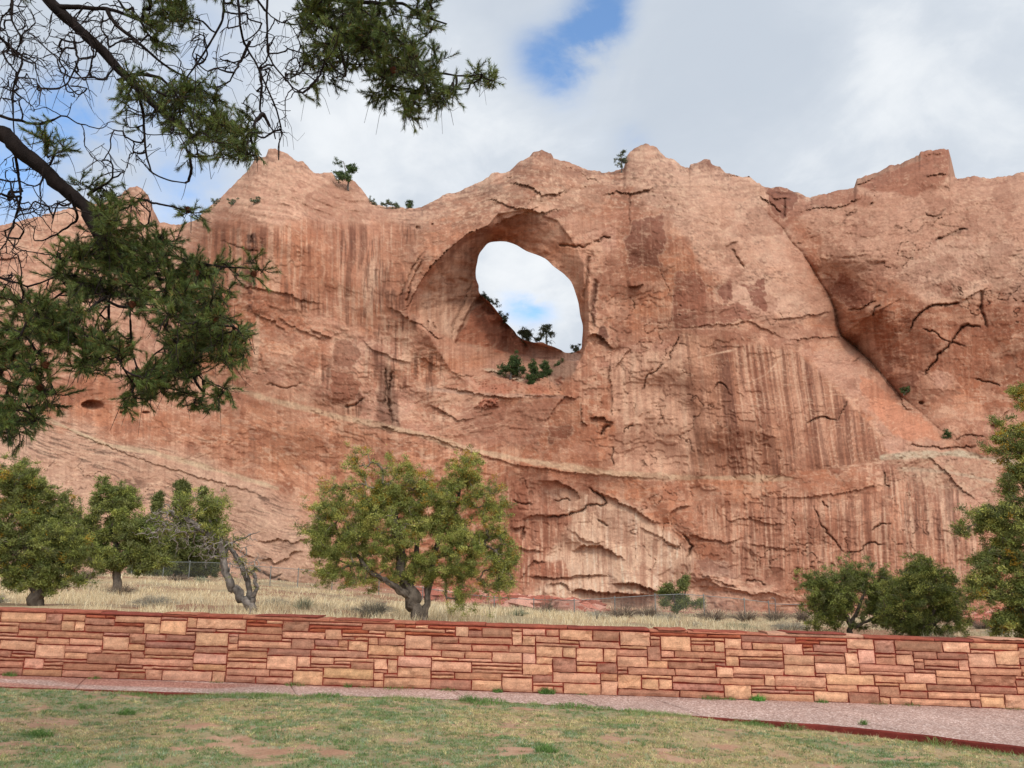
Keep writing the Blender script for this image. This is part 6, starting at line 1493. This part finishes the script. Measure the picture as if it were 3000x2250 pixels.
BARE = [(30, 60, 50, 80), (90, 110, 60, 60), (250, 60, 80, 60), (160, 60, 60, 40), (40, 200, 50, 60), (30, 470, 40, 60), (70, 60, 90, 70), (60, 160, 70, 90), (200, 100, 90, 80), (300, 100, 80, 60), (60, 400, 70, 80), (110, 470, 60, 40), (180, 170, 60, 60), (240, 330, 60, 70), (500, 90, 90, 90), (600, 130, 60, 100), (570, 250, 60, 60), (340, 250, 90, 90), (430, 120, 60, 70), (200, 640, 60, 60), (380, 780, 60, 60), (700, 120, 60, 70), (640, 60, 50, 60), (20, 560, 40, 60), (230, 30, 80, 30), (270, 450, 70, 40), (350, 600, 60, 60)]
bt = pine_tips(BARE, 1000, rng, .25)
allt = np.vstack([tips, bt])
dirs = sk.grow(allt, rtip=.0028, rng=rng, K=6, sag=-.03, jit=.07, pw=.42)
A = Acc(); bk1, bk2 = C_(52, 42, 38), C_(66, 56, 54)
for q, rr in sk.tubes:
    k = len(q) * 3; n = 16 if rr[0] > .1 else (10 if rr[0] > .02 else 6); Q = resample(q, k); R0 = np.interp(np.linspace(0, 1, k), np.linspace(0, 1, len(q)), rr)
    v, f = tubes(Q[None], R0[None], n); ctr = np.repeat(Q, n, 0); ang = np.tile(np.arange(n), k); tw = np.repeat(np.arange(k), n)
    v = ctr + (v - ctr) * (1 + .16 * vn(ang * .9, tw * .9, 31) + .08 * vn(ang * 2.1, tw * 2.0, 32))[:, None]
    A.add(v, f, (bk1 * .42)[None] * (1 + .35 * vn(ang * 1.3, tw * .8, 33))[:, None])
A.build('trunk', M['bark'], parent=pine, smooth=True)
v, f = tubes(sk.twig, np.maximum(sk.twr, .0016), 4); tcx = np.repeat(rng.uniform(.6, 1.25, len(sk.twig)), sk.twig.shape[1] * 4)[:, None]
live_ = np.repeat(np.arange(len(sk.twig)) < 0, sk.twig.shape[1] * 4)[:, None]
mesh_obj('twigs', v, f, M['bark'], col=bk2[None] * .42 * tcx, parent=pine, smooth=True)
# extra dangling dead twiglets
base = sk.twig[rng.integers(0, len(sk.twig), 2600), rng.integers(1, 6, 2600)]; n = len(base)
d1 = nrm(rng.normal(size=(n, 3)) * np.array([1, .7, .8]) + np.array([0, 0, -.5])); Ls = rng.uniform(.05, .20, (n, 1))
q = np.stack([base, base + d1 * Ls * .35 + rng.normal(0, .004, (n, 3)), base + d1 * Ls * .7 + np.array([0, 0, -.15]) * Ls * rng.normal(1, 1, (n, 1)), base + d1 * Ls + np.array([0, 0, -.4]) * Ls * rng.normal(.8, .8, (n, 1))], 1)
v, f = tubes(q, np.array([[.0024, .0021, .0017, .0011]]) * rng.uniform(.8, 1.3, (n, 1)), 3)
mesh_obj('dead_twigs', v, f, M['bark'], col=np.tile(bk2 * .55, (len(v), 1)), parent=pine)
# needles: bottle-brush shoots on the living tips and along their twigs
cen, ax = [], []
NL = len(tips)
order_live = []
tw = sk.twig; endp = tw[:, -1]
from collections import defaultdict
for i in range(NL):
    j = int(np.argmin(((endp - tips[i]) ** 2).sum(1))); t = tw[j]
    order_live.append(j)
order_live = np.array(order_live)
E = tw[order_live, -1]; D1 = nrm(tw[order_live, -1] - tw[order_live, -2]); D1 = nrm(D1 + np.array([0, 0, .25]) + rng.normal(0, .15, D1.shape))
side = nrm(np.cross(D1, rng.normal(size=D1.shape)))
sets = [(E, D1, 1.0)] + [(E - D1 * .05, nrm(D1 * .7 + side * .8), .8), (E - D1 * .07, nrm(D1 * .7 - side * .8), .7)] + [(tw[order_live, -2], nrm(D1 + rng.normal(0, .5, D1.shape)), .6)]
A = Acc(); npal = np.array([C_(86, 108, 50), C_(72, 96, 46), C_(60, 84, 46), C_(104, 120, 56), C_(78, 94, 44)])
STM = []
for bpt, dr, sc in sets:
    keep_ = rng.random(len(bpt)) < (1 if sc == 1 else .62); bpt, dr = bpt[keep_], dr[keep_]; n = len(bpt)
    Ls = rng.uniform(.06, .12, n) * (.7 + .3 * sc); m_ = 90
    STM.append(np.stack([bpt - dr * .01, bpt + dr * Ls[:, None] * .5, bpt + dr * Ls[:, None]], 1))
    t_ = rng.random((n, m_)) ** .85; b0 = bpt[:, None] + dr[:, None] * (Ls[:, None] * t_)[..., None]
    rad = nrm(np.cross(np.broadcast_to(dr[:, None], b0.shape), rng.normal(size=b0.shape)))
    nd = nrm(dr[:, None] * (.75 + .5 * t_)[..., None] + rad * .85 + np.array([0, 0, .08])); ln = rng.uniform(.028, .046, (n, m_, 1)) * (.8 + .2 * sc)
    wv = nrm(np.cross(nd, rng.normal(size=nd.shape))) * rng.uniform(.0011, .0018, (n, m_, 1))
    tip_ = b0 + nd * ln + np.array([0, 0, -.003]); 
    v = np.stack([b0 - wv, b0 + wv, tip_], 2).reshape(-1, 3)
    i0 = np.arange(n * m_ * 3).reshape(-1, 3)
    cc = npal[rng.integers(0, 5, n)] * rng.uniform(.75, 1.2, (n, 1)); olive = sst(1.4, 3.2, bpt[:, 2:3]); cc = cc * (1 - .15 * olive) + C_(136, 124, 60) * .15 * olive
    cc = np.repeat(cc, m_, 0) * rng.uniform(.7, 1.3, (n * m_, 1)); old = rng.random(n * m_) < .03; cc[old] = C_(160, 110, 60)
    A.v.append(v); A.f += [i0 + A.n]; A.c.append(np.repeat(cc, 3, 0)); A.n += len(v)
A.build('crown', M['needle'], parent=pine)
STM = np.concatenate(STM); v, f = tubes(STM, np.tile([.0032, .0028, .0016], (len(STM), 1)), 4); mesh_obj('shoots', v, f, M['bark'], col=np.tile(C_(70, 58, 42) * .7, (len(v), 1)), parent=pine)
# cones
def cone_mesh(c, s, seed):
    r_ = np.random.default_rng(seed); A = Acc()
    for k in range(9):
        z = (k / 8 - .5) * 1.5 * s; rr = s * (.62 * math.sin(math.pi * (k + 1.2) / 10.5) + .1)
        for j in range(8):
            a = j * .785 + k * .39; o = np.array([math.cos(a), math.sin(a), 0]); t_ = np.array([-math.sin(a), math.cos(a), 0])
            p0 = c + np.array([0, 0, z]) + o * rr * .2; p1 = c + np.array([0, 0, z + .12 * s]) + o * rr * 1.25; w = s * .2
            vv = np.array([p0 - t_ * w * .3, p0 + t_ * w * .3, p1 + t_ * w, p1 - t_ * w, p1 + o * s * .12 + np.array([0, 0, .06 * s]), p1 - np.array([0, 0, .14 * s])])
            A.add(vv, np.array([[0, 1, 2, 3]]), C_(112, 66, 44) * r_.uniform(.6, 1.3)); A.f += [np.array([[3, 2, 4], [2, 3, 5]]) + A.n - 6]
    return A
for i, (u, v) in enumerate([(245, 615), (410, 462), (122, 850), (128, 835), (140, 805), (437, 595), (547, 568), (512, 692), (290, 668), (912, 8), (870, 200), (335, 740)]):
    c = P(u, v, YP - .12); k_ = np.argmin(((E[:, [0, 2]] - c[[0, 2]]) ** 2).sum(1) + .15 * (E[:, 1] - YP + .3) ** 2); c = E[k_] - np.array([0, .02, .012]); cone_mesh(c, .026, 900 + i).build('pine_cone', M['cone'], parent=pine)
